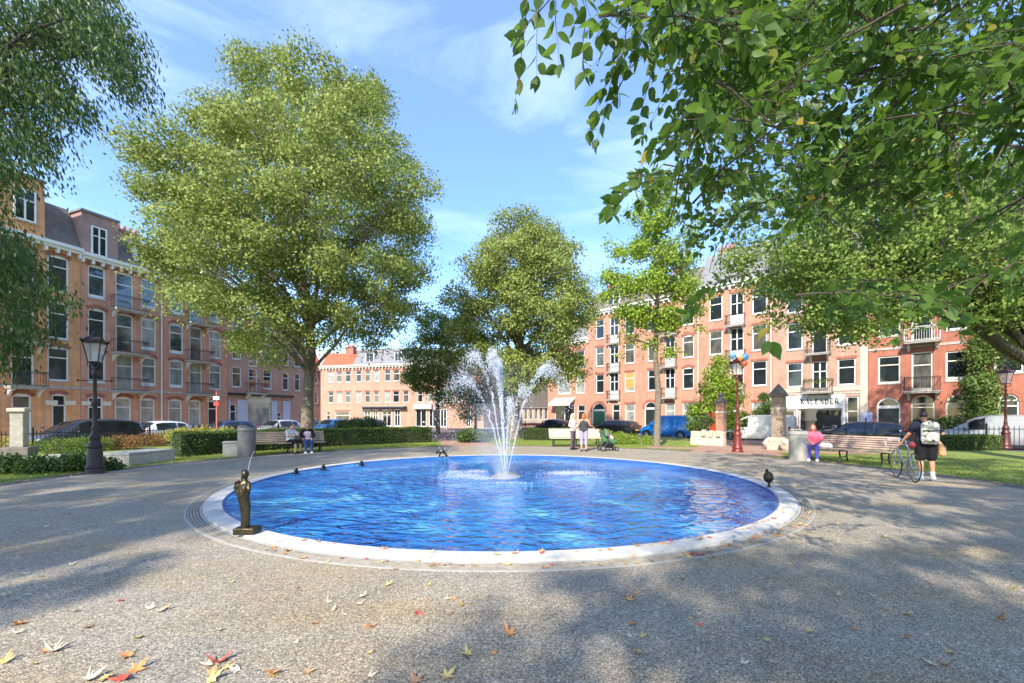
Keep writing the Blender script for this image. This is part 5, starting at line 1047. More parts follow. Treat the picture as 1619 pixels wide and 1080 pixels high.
# bicycles
def bicycle(label, rear, front, frame_col=(.45, .45, .47), bag=False, lean=0, r=.34, group=None):
    rear, front = Vector(rear), Vector(front); rz = math.atan2(front.y-rear.y, front.x-rear.x); wb = (front-rear).length
    rt = thing('bicycle', label, 'bicycle', (rear.x, rear.y, rear.z), rz, group); rt.rotation_euler = (lean, 0, rz)
    fm = mat('bike_frame', frame_col, .3, .05, 3, metal=.5)
    for x in (0, wb):
        w_ = MB(); w_.lathe([(r, -.014), (r+.012, -.008), (r+.014, 0), (r+.012, .008), (r, .014), (r-.014, 0), (r, -.014)], 36, (x, 0, r+.014), 'Y'); ww = w_.build('tyre', M['rubber'], rt)
        s = MB(); s.lathe([(r-.004, -.009), (r-.024, -.006), (r-.024, .006), (r-.004, .009)], 36, (x, 0, r+.014), 'Y'); s.build('rim', M['chrome'], ww)
        s = MB()
        for i in range(20): a = 2*math.pi*i/20; s.tube([(x+.02*math.cos(a+.5), .02*(-1)**i, r+.014+.02*math.sin(a+.5)), (x+(r-.02)*math.cos(a), 0, r+.014+(r-.02)*math.sin(a))], .0016, 3, False)
        s.tube([(x, -.05, r+.014), (x, .05, r+.014)], .018, 8); s.build('spokes', M['chrome'], ww)
    f = MB(); z = r+.014; bb = (.44, 0, z-.06); st = (.30, 0, z+.52); hd = (wb-.17, 0, z+.50); hl = (wb-.13, 0, z+.36)
    for a, b_, rr in ((bb, st, .016), (bb, hl, .018), (st, hd, .015), (hd, hl, .019)): f.tube([a, b_], rr, 7)
    for y in (-.05, .05): f.tube([(0, y, z), (bb[0], y*.5, bb[2])], .009, 5); f.tube([(0, y, z), (st[0], y*.2, st[2]-.03)], .008, 5); f.tube([(hl[0], y, hl[2]), (wb-.05, y, z+.1), (wb, y, z)], .011, 5)
    f.tube([st, (.27, 0, z+.64)], .013, 6); f.tube([hd, (wb-.19, 0, z+.6)], .013, 6); f.build('frame', fm, rt)
    s = MB(); s.ico((.25, 0, z+.66), .13, 2, (1.05, .55, .22)); s.build('saddle', M['black'], rt, smooth=True)
    h = MB(); h.tube([(wb-.19, 0, z+.6), (wb-.12, 0, z+.63)], .013, 6); h.tube([(wb-.05, -.21, z+.45), (wb+.03, -.21, z+.5), (wb+.04, -.21, z+.6), (wb-.05, -.19, z+.64), (wb-.12, 0, z+.63), (wb-.05, .19, z+.64), (wb+.04, .21, z+.6), (wb+.03, .21, z+.5), (wb-.05, .21, z+.45)], .013, 6); h.build('handlebar', M['white'], rt, smooth=True)
    c = MB(); c.lathe([(.09, -.003), (.1, 0), (.09, .003), (.001, .003)], 18, (bb[0], -.06, bb[2]), 'Y'); c.tube([(bb[0], -.07, bb[2]), (bb[0]+.06, -.07, bb[2]-.16), (bb[0]+.06, -.13, bb[2]-.16)], .009, 5); c.tube([(bb[0], .07, bb[2]), (bb[0]-.06, .07, bb[2]+.16), (bb[0]-.06, .13, bb[2]+.16)], .009, 5); c.build('crankset', M['chrome'], rt)
    if bag: g = MB(); g.ico((.13, 0, z+.53), .1, 2, (.8, .7, .9)); g.build('saddle_bag', mat('maroon_bag', (.22, .02, .03), .7), rt, smooth=True)
    return rt
# foreground cyclist's bicycle
BK0, BK1 = gp(1446, 763, .046), gp(1421.5, 755.5, .046)
d_ = (BK1-BK0).normalized(); BK1 = BK0+d_*1.02
bicycle('silver road bicycle with a maroon saddle bag held by the man with the backpack', BK0, BK1, (.50, .50, .50), True)
for k, (fac, u, kk, cc, lab) in enumerate(((LEFT, LEFT.u(298), 3.0, (.1, .1, .12), 'black bicycle against the left terrace beside the white hatchback'), (LEFT, LEFT.u(335), 2.8, (.3, .05, .05), 'dark red bicycle leaning outside the left terrace door'), (LEFT, LEFT.u(20), 2.8, (.05, .08, .2), 'dark blue bicycle outside the orange house'), (RIGHT, RIGHT.u(1268), 1.2, (.08, .08, .08), 'black bicycle parked left under the shop sign'), (RIGHT, RIGHT.u(1300), 1.1, (.25, .25, .25), 'grey bicycle parked under the shop window'), (LEFT, LEFT.u(462), 3.0, (.2, .1, .05), 'brown bicycle by the lilac corner shop'), (LEFT, LEFT.u(472), 2.2, (.1, .15, .1), 'dark green bicycle by the lilac corner shop'))):
    p = fac.pt(u, kk, STREET+.12); q = fac.pt(u+1.02, kk, STREET+.12); bicycle(lab, p, q, cc, group='bicycles parked at the house fronts')
# utility: red barriers, signs
rt = thing('road_barrier', 'red and white road work barrier behind the low hedge', 'barrier', at(846, 668, 44)*1.0, .1); rt.location.z = STREET
for z in (.35, .8): q = MB(); q.box(-1.4, 1.4, -.03, .03, z, z+.25); q.build('board', mat('barrier_red', (.65, .10, .05), .5), rt)
for x in (-1.2, 0, 1.2): q = MB(); q.box(x-.04, x+.04, .032, .09, 0, 1.15); q.build('leg', M['white'], rt)
c = RIGHT.pt(RIGHT.u(1379), 2.2, STREET+.11); rt = thing('sign_board', 'small pale blue notice board on a post beside the shop', 'sign', c, RIGHT.rz); q = MB(); q.tube([(0, 0, 0), (0, 0, 2.0)], .03, 6); q.build('post', M['iron'], rt)
q = MB(); q.box(-.28, .28, -.07, -.035, 1.35, 1.95); q.build('board', mat('notice_blue', (.35, .42, .62), .4, .1, 6), rt)
# ---------------------------------------------------------------- organic bodies
def organic(name, tubes, mm, parent, vox=.009, ells=(), smooth=3, minz=None):
    b = MB()
    for pts, rad in tubes:
        pts = [Vector(p) for p in pts]
        if not hasattr(rad, '__len__'): rad = [rad]*len(pts)
        b.tube(pts, rad, 10)
        for p, r in zip(pts, rad): b.ico(p, r*1.005, 1 if r < .03 else 2)
    for c, r3, rot in ells: b.ico(c, 1, 3, r3, rot)
    if minz is not None: b.v = [(x, y, max(minz, z)) for x, y, z in b.v]
    o = b.build(name, mm, None)
    m_ = o.modifiers.new('r', 'REMESH'); m_.mode = 'VOXEL'; m_.voxel_size = vox
    s = o.modifiers.new('s', 'SMOOTH'); s.iterations = smooth; s.factor = .5
    bpy.context.view_layer.update(); me = bpy.data.meshes.new_from_object(o.evaluated_get(bpy.context.evaluated_depsgraph_get()))
    bpy.data.objects.remove(o); me.polygons.foreach_set('use_smooth', [True]*len(me.polygons)); me.name = name
    if not me.materials: me.materials.append(mm)
    o = bpy.data.objects.new(name, me); COL.objects.link(o); o.parent = parent; return o
def cut(pts, rad, f0, f1):
    a, b_ = Vector(pts[0]), Vector(pts[-1]); r0, r1 = rad[0], rad[-1]
    return [a.lerp(b_, f0), a.lerp(b_, f1)], [r0+(r1-r0)*f0, r0+(r1-r0)*f1]
SIT = dict(pel=(0, 0, .55), waist=(0, .05, .70), chest=(0, .05, .88), nb=(0, .03, 1.02), head=(0, -.03, 1.20), hipz=.53, knee=(.11, -.45, .53), ank=(.12, -.43, .09), toe=(.12, -.58, .035))
STD = dict(pel=(0, 0, .97), waist=(0, 0, 1.10), chest=(0, .01, 1.28), nb=(0, .02, 1.43), head=(0, -.02, 1.61), hipz=.93, knee=(.10, -.02, .50), ank=(.10, .02, .09), toe=(.12, -.14, .035))
def person(label, loc, rz, base, skin, clothes, hair, arms, legs=None, sc=1.0, girth=1.0, group='people in the park'):
    J = dict(base); root = thing('person', label, 'person', loc, rz, group); root.scale = (sc,)*3
    V = Vector; g = girth; sh = {}; seg = {}
    nb, ch, wa, pe, he = V(J['nb']), V(J['chest']), V(J['waist']), V(J['pel']), V(J['head'])
    up = (nb-ch).normalized()
    seg['torso'] = [([pe, wa, ch], [.118*g, .10*g, .112*g])]+[([V((x, pe.y, pe.z)), V((x*.85, wa.y, wa.z)), V((x*1.15, ch.y, ch.z)), nb+V((x*.9, 0, -.05))], [.105*g, .088*g, .098*g, .062]) for x in (-.075*g, .075*g)]
    for s, k in ((1, 'L'), (-1, 'R')):
        S = nb+V((s*.175*g, 0, -.055)); E, W_ = V(arms[k][0]), V(arms[k][1]); sh[k] = (S, E, W_)
        seg['shoulder'+k] = [([nb+V((s*.05, 0, -.04)), S], [.06, .056*g])]
        seg['uarm'+k] = [([S, E], [.052*g, .040*g])]; seg['farm'+k] = [([E, W_], [.039*g, .025])]
        lg = (legs or {}).get(k, {}); H_ = V((s*.088*g, pe.y, J['hipz'])); K = V(lg.get('knee', (s*J['knee'][0], *J['knee'][1:]))); A = V(lg.get('ank', (s*J['ank'][0], *J['ank'][1:]))); T = V(lg.get('toe', (s*J['toe'][0], *J['toe'][1:])))
        seg['thigh'+k] = [([H_, K], [.083*g, .056*g])]; mid = K.lerp(A, .3)+V((0, .015, 0)); seg['shin'+k] = [([K, mid, A], [.052*g, .052*g, .034])]
        seg['foot'+k] = [([A+V((0, .03, -.045)), A+(T-A)*.5+V((0, 0, -.0)), T], [.038, .036, .030])]
        D = (W_-E).normalized(); side = D.cross(V((0, 0, 1))); side = side.normalized() if side.length > .1 else V((1, 0, 0)); nn = D.cross(side)
        hand = [([W_, W_+D*.085], [.022, .030])]
        for i, (o_, l_) in enumerate(((-.028, .062), (-.009, .072), (.010, .068), (.028, .052))):
            p0 = W_+D*.088+side*o_; hand.append(([p0, p0+D*l_*.55+nn*.008, p0+D*l_*.9+nn*.03], [.0092, .0085, .0075]))
        p0 = W_+D*.03+side*.026; hand.append(([p0, p0+D*.03+side*.026+nn*.012, p0+D*.065+side*.03+nn*.022], [.012, .0105, .009])); seg['hand'+k] = hand
    face = V(J.get('face', (0, -1, -.08))).normalized()
    seg['neck'] = [([nb, he+V((0, .02, -.07))], [.05, .047])]
    right = face.cross(V((0, 0, 1))).normalized(); upf = right.cross(face)
    ells = [(he, (.074, .090, .108), Matrix((right, -face, upf)).transposed()), (he+face*.03-upf*.055, (.055, .055, .052), None)]
    nose = [([he+face*.085+upf*.015, he+face*.108-upf*.022], [.008, .014])]
    ears = [([he+right*s*.074+upf*.015, he+right*s*.078-upf*.02], [.014, .011]) for s in (1, -1)]
    # bare body parts only under the clothes' edge; one continuous mesh
    allseg = []
    for k in seg: allseg += seg[k]
    organic('body', allseg+nose+ears, skin, root, .0105, ells, 2)
    for s in (1, -1):
        e = MB(); e.ico(he+face*.082+right*s*.031+upf*.012, .0095, 2); e.build('eye', M['black'], root, smooth='all')
    e = MB(); e.ico(he+face*.083-upf*.052, 1, 2, (.021, .008, .006)); e.build('mouth', M['lip'], root, smooth='all')
    for nm, mm, parts, infl in clothes:
        tb = []
        for p in parts:
            f0, f1 = 0, 1
            if isinstance(p, tuple): p, f0, f1 = p
            for pts, rad in seg[p]:
                if (f0, f1) != (0, 1): pts, rad = cut(pts, rad, f0, f1)
                tb.append((pts, [r+infl for r in rad]))
        organic(nm, tb, mm, root, .012, (), 3)
    hm, style = hair
    hb = [(he-face*.014+upf*.026, (.084, .098, .100), Matrix((right, -face, upf)).transposed())]; tb = []
    # leave the face free: shift hair back
    hb[0] = (he-face*.026+upf*.024, hb[0][1], hb[0][2])
    if 'long' in style: tb += [([he-face*.06+upf*.03, he-face*.085-upf*.08, he-face*.08-upf*.20], [.075, .07, .04])]+[([he+right*s*.06-face*.02+upf*.03, he+right*s*.078-face*.03-upf*.07, he+right*s*.07-face*.04-upf*.17], [.03, .03, .02]) for s in (1, -1)]
    if 'tail' in style: tb += [([he-face*.10+upf*.03, he-face*.15-upf*.03, he-face*.13-upf*.15], [.03, .032, .015])]
    if 'bun' in style: hb += [(he-face*.09+upf*.07, (.045, .045, .04), None)]
    if 'fluffy' in style: tb += [([he+right*s*.055-face*.02+upf*.05, he+right*s*.07-face*.03-upf*.04], [.05, .045]) for s in (1, -1)]
    organic('hair', tb, hm, root, .010, hb, 2)
    return root
def skinm(n, c): return mat(n, c, .5, .06, 12, spec=.35)
M['lip'] = mat('lips', (.40, .14, .12), .5)
SK = skinm('skin_light', (.62, .36, .25)); SK2 = skinm('skin_tan', (.50, .25, .15)); SK3 = skinm('skin_pink', (.66, .34, .27))
cl = lambda n, c, v=.12, s=8, **k: mat(n, c, .85, v, s, spec=.2, bump=.25, **k)
NAVY = cl('navy_cotton', (.022, .025, .045)); BLK = cl('black_cotton', (.014, .014, .016)); JEAN = cl('blue_denim', (.045, .07, .22)); VIO = cl('violet_denim', (.10, .10, .42)); WHT = mat('white_fabric', (.72, .71, .68), .8, .06, 10)
PNK = cl('pink_knit', (.80, .14, .22)); LIL = cl('lilac_grey_cotton', (.34, .30, .40)); TANK = cl('charcoal_cotton', (.05, .05, .06)); DTR = cl('dark_trousers', (.10, .08, .10)); GRY = cl('pale_grey_blouse', (.62, .58, .56), .2, 14); SKY = cl('sock_blue', (.50, .58, .72))
PAT = mat('patterned_blouse', (.70, .55, .48), .8, .3, 30, col2=(.80, .74, .68)); COR = cl('coral_cardigan', (.75, .30, .18))
HB = mat('brown_hair', (.035, .02, .012), .55, .3, 40); HR = mat('red_hair', (.38, .11, .03), .5, .3, 40); HBL = mat('blond_hair', (.75, .62, .42), .5, .2, 40); HD = mat('dark_hair', (.014, .011, .01), .5, .3, 40); HG = mat('auburn_hair', (.20, .06, .03), .5, .3, 40)
T2 = ['torso', 'shoulderL', 'shoulderR']
# the man with the bicycle
ML = gp(1464, 759.5, .046); MZ = 2.74
person('man in navy shirt and black shorts seen from behind, holding his bicycle', ML, MZ, dict(STD, nb=(0, -.03, 1.43), head=(0, -.12, 1.575), face=(-.25, -1, -.75)), SK2,
    [('shirt', NAVY, T2+[('uarmL', 0, .72), ('uarmR', 0, .72)], .022), ('shorts', BLK, [('thighL', 0, .82), ('thighR', 0, .82)], .045), ('sock', SKY, [('shinL', .72, 1)], .012), ('sock', SKY, [('shinR', .72, 1)], .012), ('shoe', WHT, ['footL'], .016), ('shoe', WHT, ['footR'], .016)],
    (HD, ''), dict(L=((.32, -.02, 1.15), (.40, -.16, .95)), R=((-.30, .02, 1.16), (-.30, -.24, 1.10))), legs=dict(R=dict(knee=(-.12, -.04, .5), ank=(-.13, .0, .09), toe=(-.2, -.13, .035))), girth=1.08)
m, nt, b = newmat('camo_fabric'); v = objcoord(nt); n = node(nt, 'ShaderNodeTexNoise', Scale=11.0, Detail=2); nt.links.new(v, n.inputs[0]); r_ = ramp(nt, [(.42, (.62, .60, .52)), (.47, (.30, .29, .24)), (.56, (.66, .64, .56)), (.62, (.05, .05, .045))]); r_.color_ramp.interpolation = 'CONSTANT'; nt.links.new(n.outputs['Fac'], r_.inputs[0]); nt.links.new(r_.outputs[0], b.inputs['Base Color']); b.inputs['Roughness'].default_value = .85; M['camo'] = m
bp_ = thing('backpack', 'pale camouflage backpack on the back of the man with the bicycle', 'backpack', ML, MZ)
organic('bag', [([(x, .19, z0), (x, .19, z1)], .085) for x, z0, z1 in ((-.09, .98, 1.36), (0, .98, 1.40), (.09, .98, 1.36))]+[([(-.08, .27, 1.02), (.08, .27, 1.02)], .06), ([(-.08, .26, 1.12), (.08, .26, 1.12)], .06)], M['camo'], bp_, .012)
for s in (-1, 1): organic('strap', [([(s*.10, .15, 1.40), (s*.12, .02, 1.475), (s*.13, -.13, 1.36), (s*.12, -.13, 1.15), (s*.10, .12, 1.03)], .018)], BLK, bp_, .009)
organic('straps_across', [([(-.16, .285, 1.24), (0, .29, 1.235), (.16, .285, 1.24)], .014)], BLK, bp_, .008)
bg_ = thing('shopping_bag', 'orange beige bag hanging from the right arm of the man with the bicycle', 'bag', ML, MZ)
organic('bag', [([(-.33, -.18, .93), (-.36, -.16, .80), (-.37, -.15, .66)], [.035, .07, .075]), ([(-.33, -.18, .93), (-.41, -.22, .78), (-.43, -.22, .64)], [.03, .06, .05])], mat('orange_canvas', (.75, .40, .20), .8, .15, 10), bg_, .01)
organic('handle', [([(-.32, -.20, 1.06), (-.33, -.18, .93)], .011)], M['wood'], bg_, .007)
# seated pink woman
def onbench(B, rz, x, y=-.10, z=-.03): return Vector(B)+Matrix.Rotation(rz, 3, 'Z') @ Vector((x, y, z))
person('woman in pink jacket and violet jeans sitting beside the pale litter bin', onbench(B2, b2rz, -.98, -.16), -.62, SIT, SK3,
    [('jacket', PNK, T2+['uarmL', 'uarmR', 'farmL', 'farmR'], .024), ('jeans', VIO, ['thighL', 'thighR', 'shinL', 'shinR'], .016), ('shoe', WHT, ['footL'], .016), ('shoe', WHT, ['footR'], .016)],
    (HR, 'long'), dict(L=((.24, -.10, .80), (.10, -.32, .70)), R=((-.24, -.10, .80), (-.08, -.33, .70))), girth=1.05)
h_ = thing('handbag', 'white bag on the bench beside the woman in pink', 'bag', onbench(B2, b2rz, -.55, -.2, .445), b2rz); organic('bag', [([(-.14, 0, .09), (.14, 0, .09)], .09), ([(-.12, 0, .17), (.12, 0, .16)], .05)], WHT, h_, .012, minz=0); organic('handle', [([(-.08, 0, .2), (-.05, 0, .3), (.05, 0, .3), (.08, 0, .2)], .01)], WHT, h_, .007)
# two seated women, left bench
person('woman with brown bun in pale blouse, on the left of the left bench', onbench(B1, b1rz, .12), b1rz+.55, dict(SIT, head=(0, -.07, 1.19), face=(.3, -1, -.2)), SK,
    [('blouse', GRY, T2+[('uarmL', 0, .8), ('uarmR', 0, .8)], .02), ('skirt', BLK, ['thighL', 'thighR'], .035), ('shoe', BLK, ['footL'], .014), ('shoe', BLK, ['footR'], .014)],
    (HB, 'bun'), dict(L=((.24, -.12, .82), (.10, -.32, .84)), R=((-.23, -.10, .80), (-.04, -.34, .80))))
person('woman in black cardigan and jeans, on the right of the left bench', onbench(B1, b1rz, .74), b1rz+.02, dict(SIT, face=(-.35, -1, -.1)), SK3,
    [('shirt', mat('pink_shirt', (.72, .50, .52), .8), T2, .014), ('cardigan', BLK, ['shoulderL', 'shoulderR', 'uarmL', 'uarmR', 'farmL', 'farmR'], .024), ('jeans', JEAN, ['thighL', 'thighR', 'shinL', 'shinR'], .016), ('shoe', WHT, ['footL'], .016), ('shoe', WHT, ['footR'], .016)],
    (HG, 'fluffy'), dict(L=((.26, -.06, .80), (.16, -.28, .68)), R=((-.26, -.08, .80), (-.12, -.30, .70))))
# two standing women
W1, W2 = gp(906, 711, .046), gp(923, 713.5, .046)
person('slim blond woman in patterned blouse and dark trousers standing before the pale bench', W1, .95, dict(STD, face=(.1, -1, -.1)), SK,
    [('blouse', PAT, T2+['uarmL', 'uarmR', ('farmL', 0, .5), ('farmR', 0, .5)], .024), ('trousers', DTR, ['thighL', 'thighR', 'shinL', 'shinR'], .014), ('shoe', BLK, ['footL'], .012), ('shoe', BLK, ['footR'], .012)],
    (HBL, 'long fluffy'), dict(L=((.24, -.04, 1.15), (.12, -.24, 1.08)), R=((-.26, .04, 1.15), (-.16, -.16, 1.05))), sc=.985)
person('red haired woman in charcoal top and lilac trousers, back to the camera', W2, math.pi-.25, STD, SK3,
    [('top', TANK, ['torso'], .018), ('cardigan', COR, ['shoulderL', 'shoulderR', ('uarmL', 0, .6), ('uarmR', 0, .6)], .016), ('trousers', LIL, ['thighL', 'thighR', ('shinL', 0, .45), ('shinR', 0, .45)], .028), ('sandal', BLK, ['footL'], .008), ('sandal', BLK, ['footR'], .008)],
    (HR, 'long'), dict(L=((.25, .02, 1.16), (.22, -.18, 1.06)), R=((-.28, -.06, 1.18), (-.42, -.26, 1.06))), girth=1.05, sc=.99)
# stroller
c = gp(957, 713, .046); st = thing('stroller', 'green and grey baby stroller with a pink blanket beside the standing women', 'stroller', c, .12)
for x, y, r in ((-.18, -.24, .13), (-.18, .24, .13), (.48, -.18, .09), (.48, .18, .09)):
    q = MB(); q.lathe([(r*.62, -.015), (r, -.02), (r, .02), (r*.62, .015), (r*.62, -.015)], 20, (x, y, r), 'Y'); w_ = q.build('wheel', M['rubber'], st); q = MB(); q.lathe([(.001, -.012), (r*.6, -.01), (r*.6, .01), (.001, .012)], 10, (x, y, r), 'Y'); q.build('hub', M['chrome'], w_)
q = MB()
for y in (-.22, .22): q.tube([(-.18, y, .13), (.12, y, .45), (-.32, y, .98), (-.42, y, 1.02)], .013, 6); q.tube([(.48, y*.8, .09), (.12, y, .45), (-.1, y, .42)], .013, 6)
q.tube([(-.42, -.22, 1.02), (-.42, .22, 1.02)], .017, 6); q.tube([(-.18, -.24, .13), (-.18, .24, .13)], .01, 5); q.build('frame', M['iron'], st)
organic('seat', [([(.40, 0, .40), (.2, 0, .42), (.0, 0, .52), (-.14, 0, .82)], [.13, .16, .17, .12])], mat('green_fabric', (.06, .14, .07), .85, .2, 8), st, .016)
q = MB(); q.lathe([(.30*math.cos(a), .30*math.sin(a)) for a in [i*math.pi/16 for i in range(9)]], 20, (-.10, 0, .70), 'X', R(0), R(180)); q.build('hood', mat('grey_green_hood', (.14, .17, .13), .85), st)
organic('blanket', [([(.02, 0, .74), (.14, .05, .66), (.30, 0, .58)], [.11, .13, .10])], mat('pink_blanket', (.75, .35, .42), .85, .15, 10), st, .014)
organic('storage_basket', [([(-.05, 0, .26), (.25, 0, .24)], .12)], BLK, st, .016)
# ---------------------------------------------------------------- bronzes on the rim
S0 = gp(387, 843, .09); st = thing('bronze_statue', 'slender bronze figure with a bent arm on the near left rim', 'statue', S0, 0)
q = MB(); q.box(-.10, .17, -.10, .10, 0, .085); q.build('plinth', M['bronze'], st, bevel=.01)
organic('figure', [([(0, 0, .07), (0, 0, .2), (-.005, 0, .42), (-.01, 0, .55)], [.052, .045, .062, .066]), ([(.02, 0, .08), (.025, 0, .4)], [.04, .05]), ([(-.02, 0, .55), (-.015, 0, .64), (0, 0, .70)], [.062, .058, .034]), ([(.015, 0, .54), (.02, 0, .66)], [.055, .045]), ([(0, 0, .70), (.012, 0, .745)], .028), ([(-.055, 0, .66), (-.115, -.02, .60), (-.10, -.03, .68), (-.04, -.05, .70)], [.026, .022, .018, .015]), ([(-.115, -.02, .62), (-.06, -.02, .45), (-.04, -.02, .34)], [.02, .018, .012]), ([(.055, 0, .66), (.075, -.03, .57), (.03, -.06, .60)], [.028, .024, .018]), ([(.03, -.055, .60), (.0, -.06, .50)], [.022, .012]), ([(-.035, .02, .76), (-.05, .03, .70), (-.055, .02, .60)], [.022, .018, .012])], M['bronze'], st, .007,
    [((.012, -.005, .785), (.042, .046, .055), None), ((-.01, .015, .80), (.045, .045, .045), None)], 1)
q = MB(); q.tube([(.05, -.01, .83)]+[(.05+.09*t, -.02, .83+.42*t-.16*t*t) for t in (.25, .5, .75, 1.0)], [.003, .003, .002, .002, .002], 5); q.build('water_jet', M['spray'], st)
S1 = gp(1215, 770, .09); st = thing('bronze_bird', 'round bodied bronze bird on thin legs at the right rim', 'statue', S1, .3)
organic('body', [([(0, 0, .10), (0, 0, .18)], [.03, .07]), ([(-.02, -.02, .10), (-.03, -.02, .02)], .014), ([(.03, .0, .10), (.035, .0, .02)], .014), ([(-.03, -.02, .012), (-.10, -.06, .010)], [.018, .014]), ([(.035, 0, .012), (-.01, -.06, .010)], [.018, .014]), ([(.02, .03, .30), (.01, .06, .345), (.0, .03, .37)], [.04, .03, .028]), ([(0, .03, .37), (-.02, -.02, .355)], [.015, .006])], M['bronze'], st, .007, [((0, 0, .215), (.095, .105, .125), None)], 2)
S2 = gp(700, 722.5, .09); st = thing('bronze_otter', 'dark bronze animal bending over the far rim', 'statue', S2, 0)
organic('body', [([(.17, 0, .02), (.10, 0, .12), (.0, 0, .21), (-.10, 0, .22)], [.035, .05, .075, .06]), ([(-.10, 0, .22), (-.20, 0, .18), (-.24, 0, .14)], [.05, .05, .03]), ([(-.08, -.05, .18), (-.13, -.05, .02)], [.03, .02]), ([(-.08, .05, .18), (-.13, .05, .02)], [.03, .02]), ([(.12, -.05, .1), (.14, -.06, .01)], [.035, .02]), ([(.12, .05, .1), (.14, .06, .01)], [.035, .02]), ([(-.19, .04, .22), (-.2, .05, .26)], .014), ([(-.19, -.04, .22), (-.2, -.05, .26)], .014), ([(.15, 0, .04), (.25, 0, .01)], [.03, .012])], mat('dark_bronze', (.03, .03, .032), .35, .3, 9, metal=.7), st, .009, (), 2)
frog = None
for x, y, lab in ((468, 750, 'first small dark bronze frog from the left on the far rim'), (511, 743.5, 'middle one of three small dark bronze frogs on the far rim'), (572, 737, 'rightmost of three small dark bronze frogs on the far rim')):
    c = gp(x, y, .09)
    if frog is None:
        frog = thing('bronze_frog', lab, 'statue', c, .6, 'small bronze frogs on the rim')
        organic('body', [([(0, .05, .04), (0, -.02, .09), (0, -.05, .125)], [.05, .055, .045]), ([(.05, .04, .03), (.085, -.03, .02)], [.03, .014]), ([(-.05, .04, .03), (-.085, -.03, .02)], [.03, .014]), ([(.03, -.05, .08), (.05, -.08, .01)], [.016, .012]), ([(-.03, -.05, .08), (-.05, -.08, .01)], [.016, .012]), ([(.025, -.05, .16), (.025, -.055, .165)], .016), ([(-.025, -.05, .16), (-.025, -.055, .165)], .016)], mat('black_bronze', (.022, .025, .028), .3, .3, 9, metal=.6), frog, .008, (), 1)
    else: f = copy_tree(frog); f.location = c; f['label'] = lab; f.rotation_euler.z = .6-.35*(x > 550)
# ---------------------------------------------------------------- fountain
FC = Vector((PC[0]+.04, 10.85, .066)); fo = thing('fountain', 'tall water jets rising from a flat domed silver nozzle in the middle of the pool', 'fountain', FC)
q = MB(); q.lathe([(.001, .16), (.07, .16), (.09, .135), (.2, .115), (.33, .06), (.385, .02), (.38, -.01), (.001, -.01)], 40); q.build('dome', mat('wet_steel', (.50, .50, .52), .22, .1, 12, metal=.6), fo, smooth=True)
jets = [(-.78, .15, 3.2, .95, .8), (-.30, -.25, 3.10, .60, 1.2), (-.18, .3, 2.95, .60, 1.1), (-.98, -.3, 2.5, .85, .6), (1.05, .2, 2.85, .85, .9), (.12, -.35, 1.9, .9, .5), (.45, .3, 2.3, .8, .35)]
OCT = [(1, 0, 0), (-1, 0, 0), (0, 1, 0), (0, -1, 0), (0, 0, 1), (0, 0, -1)]; OF = [(0, 2, 4), (2, 1, 4), (1, 3, 4), (3, 0, 4), (2, 0, 5), (1, 2, 5), (3, 1, 5), (0, 3, 5)]
def drops(name, P, S, mm, parent, stretch=1.6):
    P = np.array(P); S = np.array(S); T = np.array(OCT, float); T[:, 2] *= stretch
    V = (P[:, None, :]+S[:, None, None]*T[None]).reshape(-1, 3); Fs = (np.array(OF)[None]+(np.arange(len(P))*6)[:, None, None]).reshape(-1, 3)
    me = bpy.data.meshes.new(name); me.from_pydata(V.tolist(), [], Fs.tolist()); me.materials.append(mm); me.polygons.foreach_set('use_smooth', [True]*len(me.polygons))
    o = bpy.data.objects.new(name, me); COL.objects.link(o); o.parent = parent; return o
for dx, dy, H, tmax, dens in jets:
    P = []; S = []; a0 = Vector((dx*.06, dy*.06, .14)); st = MB(); pts = []
    def pos(t): return Vector((a0.x+dx*t, a0.y+dy*t, a0.z+H*(1-(1-t)**2)))   # t=1 at the apex
    ks = 14
    pts = [pos(i/ks*.40) for i in range(ks+1)]
    st.tube([p+Vector((rng.gauss(0, .004), 0, 0))*i*.5 for i, p in enumerate(pts)], [.011+.010*i/ks*rng.uniform(.5, 1.3) for i in range(ks+1)], 6)
    st.build('water_jet', M['spray'], fo, smooth='all')
    n = int(2300*dens)
    for _ in range(n):
        t = rng.random()**.8*2.0*tmax if rng.random() < .55 else rng.gauss(.95, .16)
        if t < .12 or t > 1.9: t = rng.uniform(.3, 1.1)
        p = pos(t); sp = .008+.030*t+.075*max(0, t-.8)
        lag = abs(rng.gauss(0, 1))*.12*t
        p.z *= .97; p += Vector((rng.gauss(0, sp)-.03*t*rng.random(), rng.gauss(0, sp), rng.gauss(0, sp*1.6)-lag)); 
        if p.z < .02: continue
        P.append(tuple(p)); S.append(rng.choice((.003, .004, .006, .009, .014))*rng.uniform(.7, 1.2))
    drops('falling_drops', P, S, M['spray'], fo)
P = []; S = []
for _ in range(36000):
    z = rng.random()*2.8; w_ = .06+.20*z; P.append((rng.gauss(-.15-.10*z, w_), rng.gauss(0, .3), z+.1)); S.append(rng.uniform(.0015, .0036))
for _ in range(9000):
    P.append((rng.gauss(-.55, .16), rng.gauss(0, .2), rng.uniform(.4, 1.9))); S.append(rng.uniform(.0018, .004))
drops('fine_spray', P, S, M['spray'], fo, 1.0)
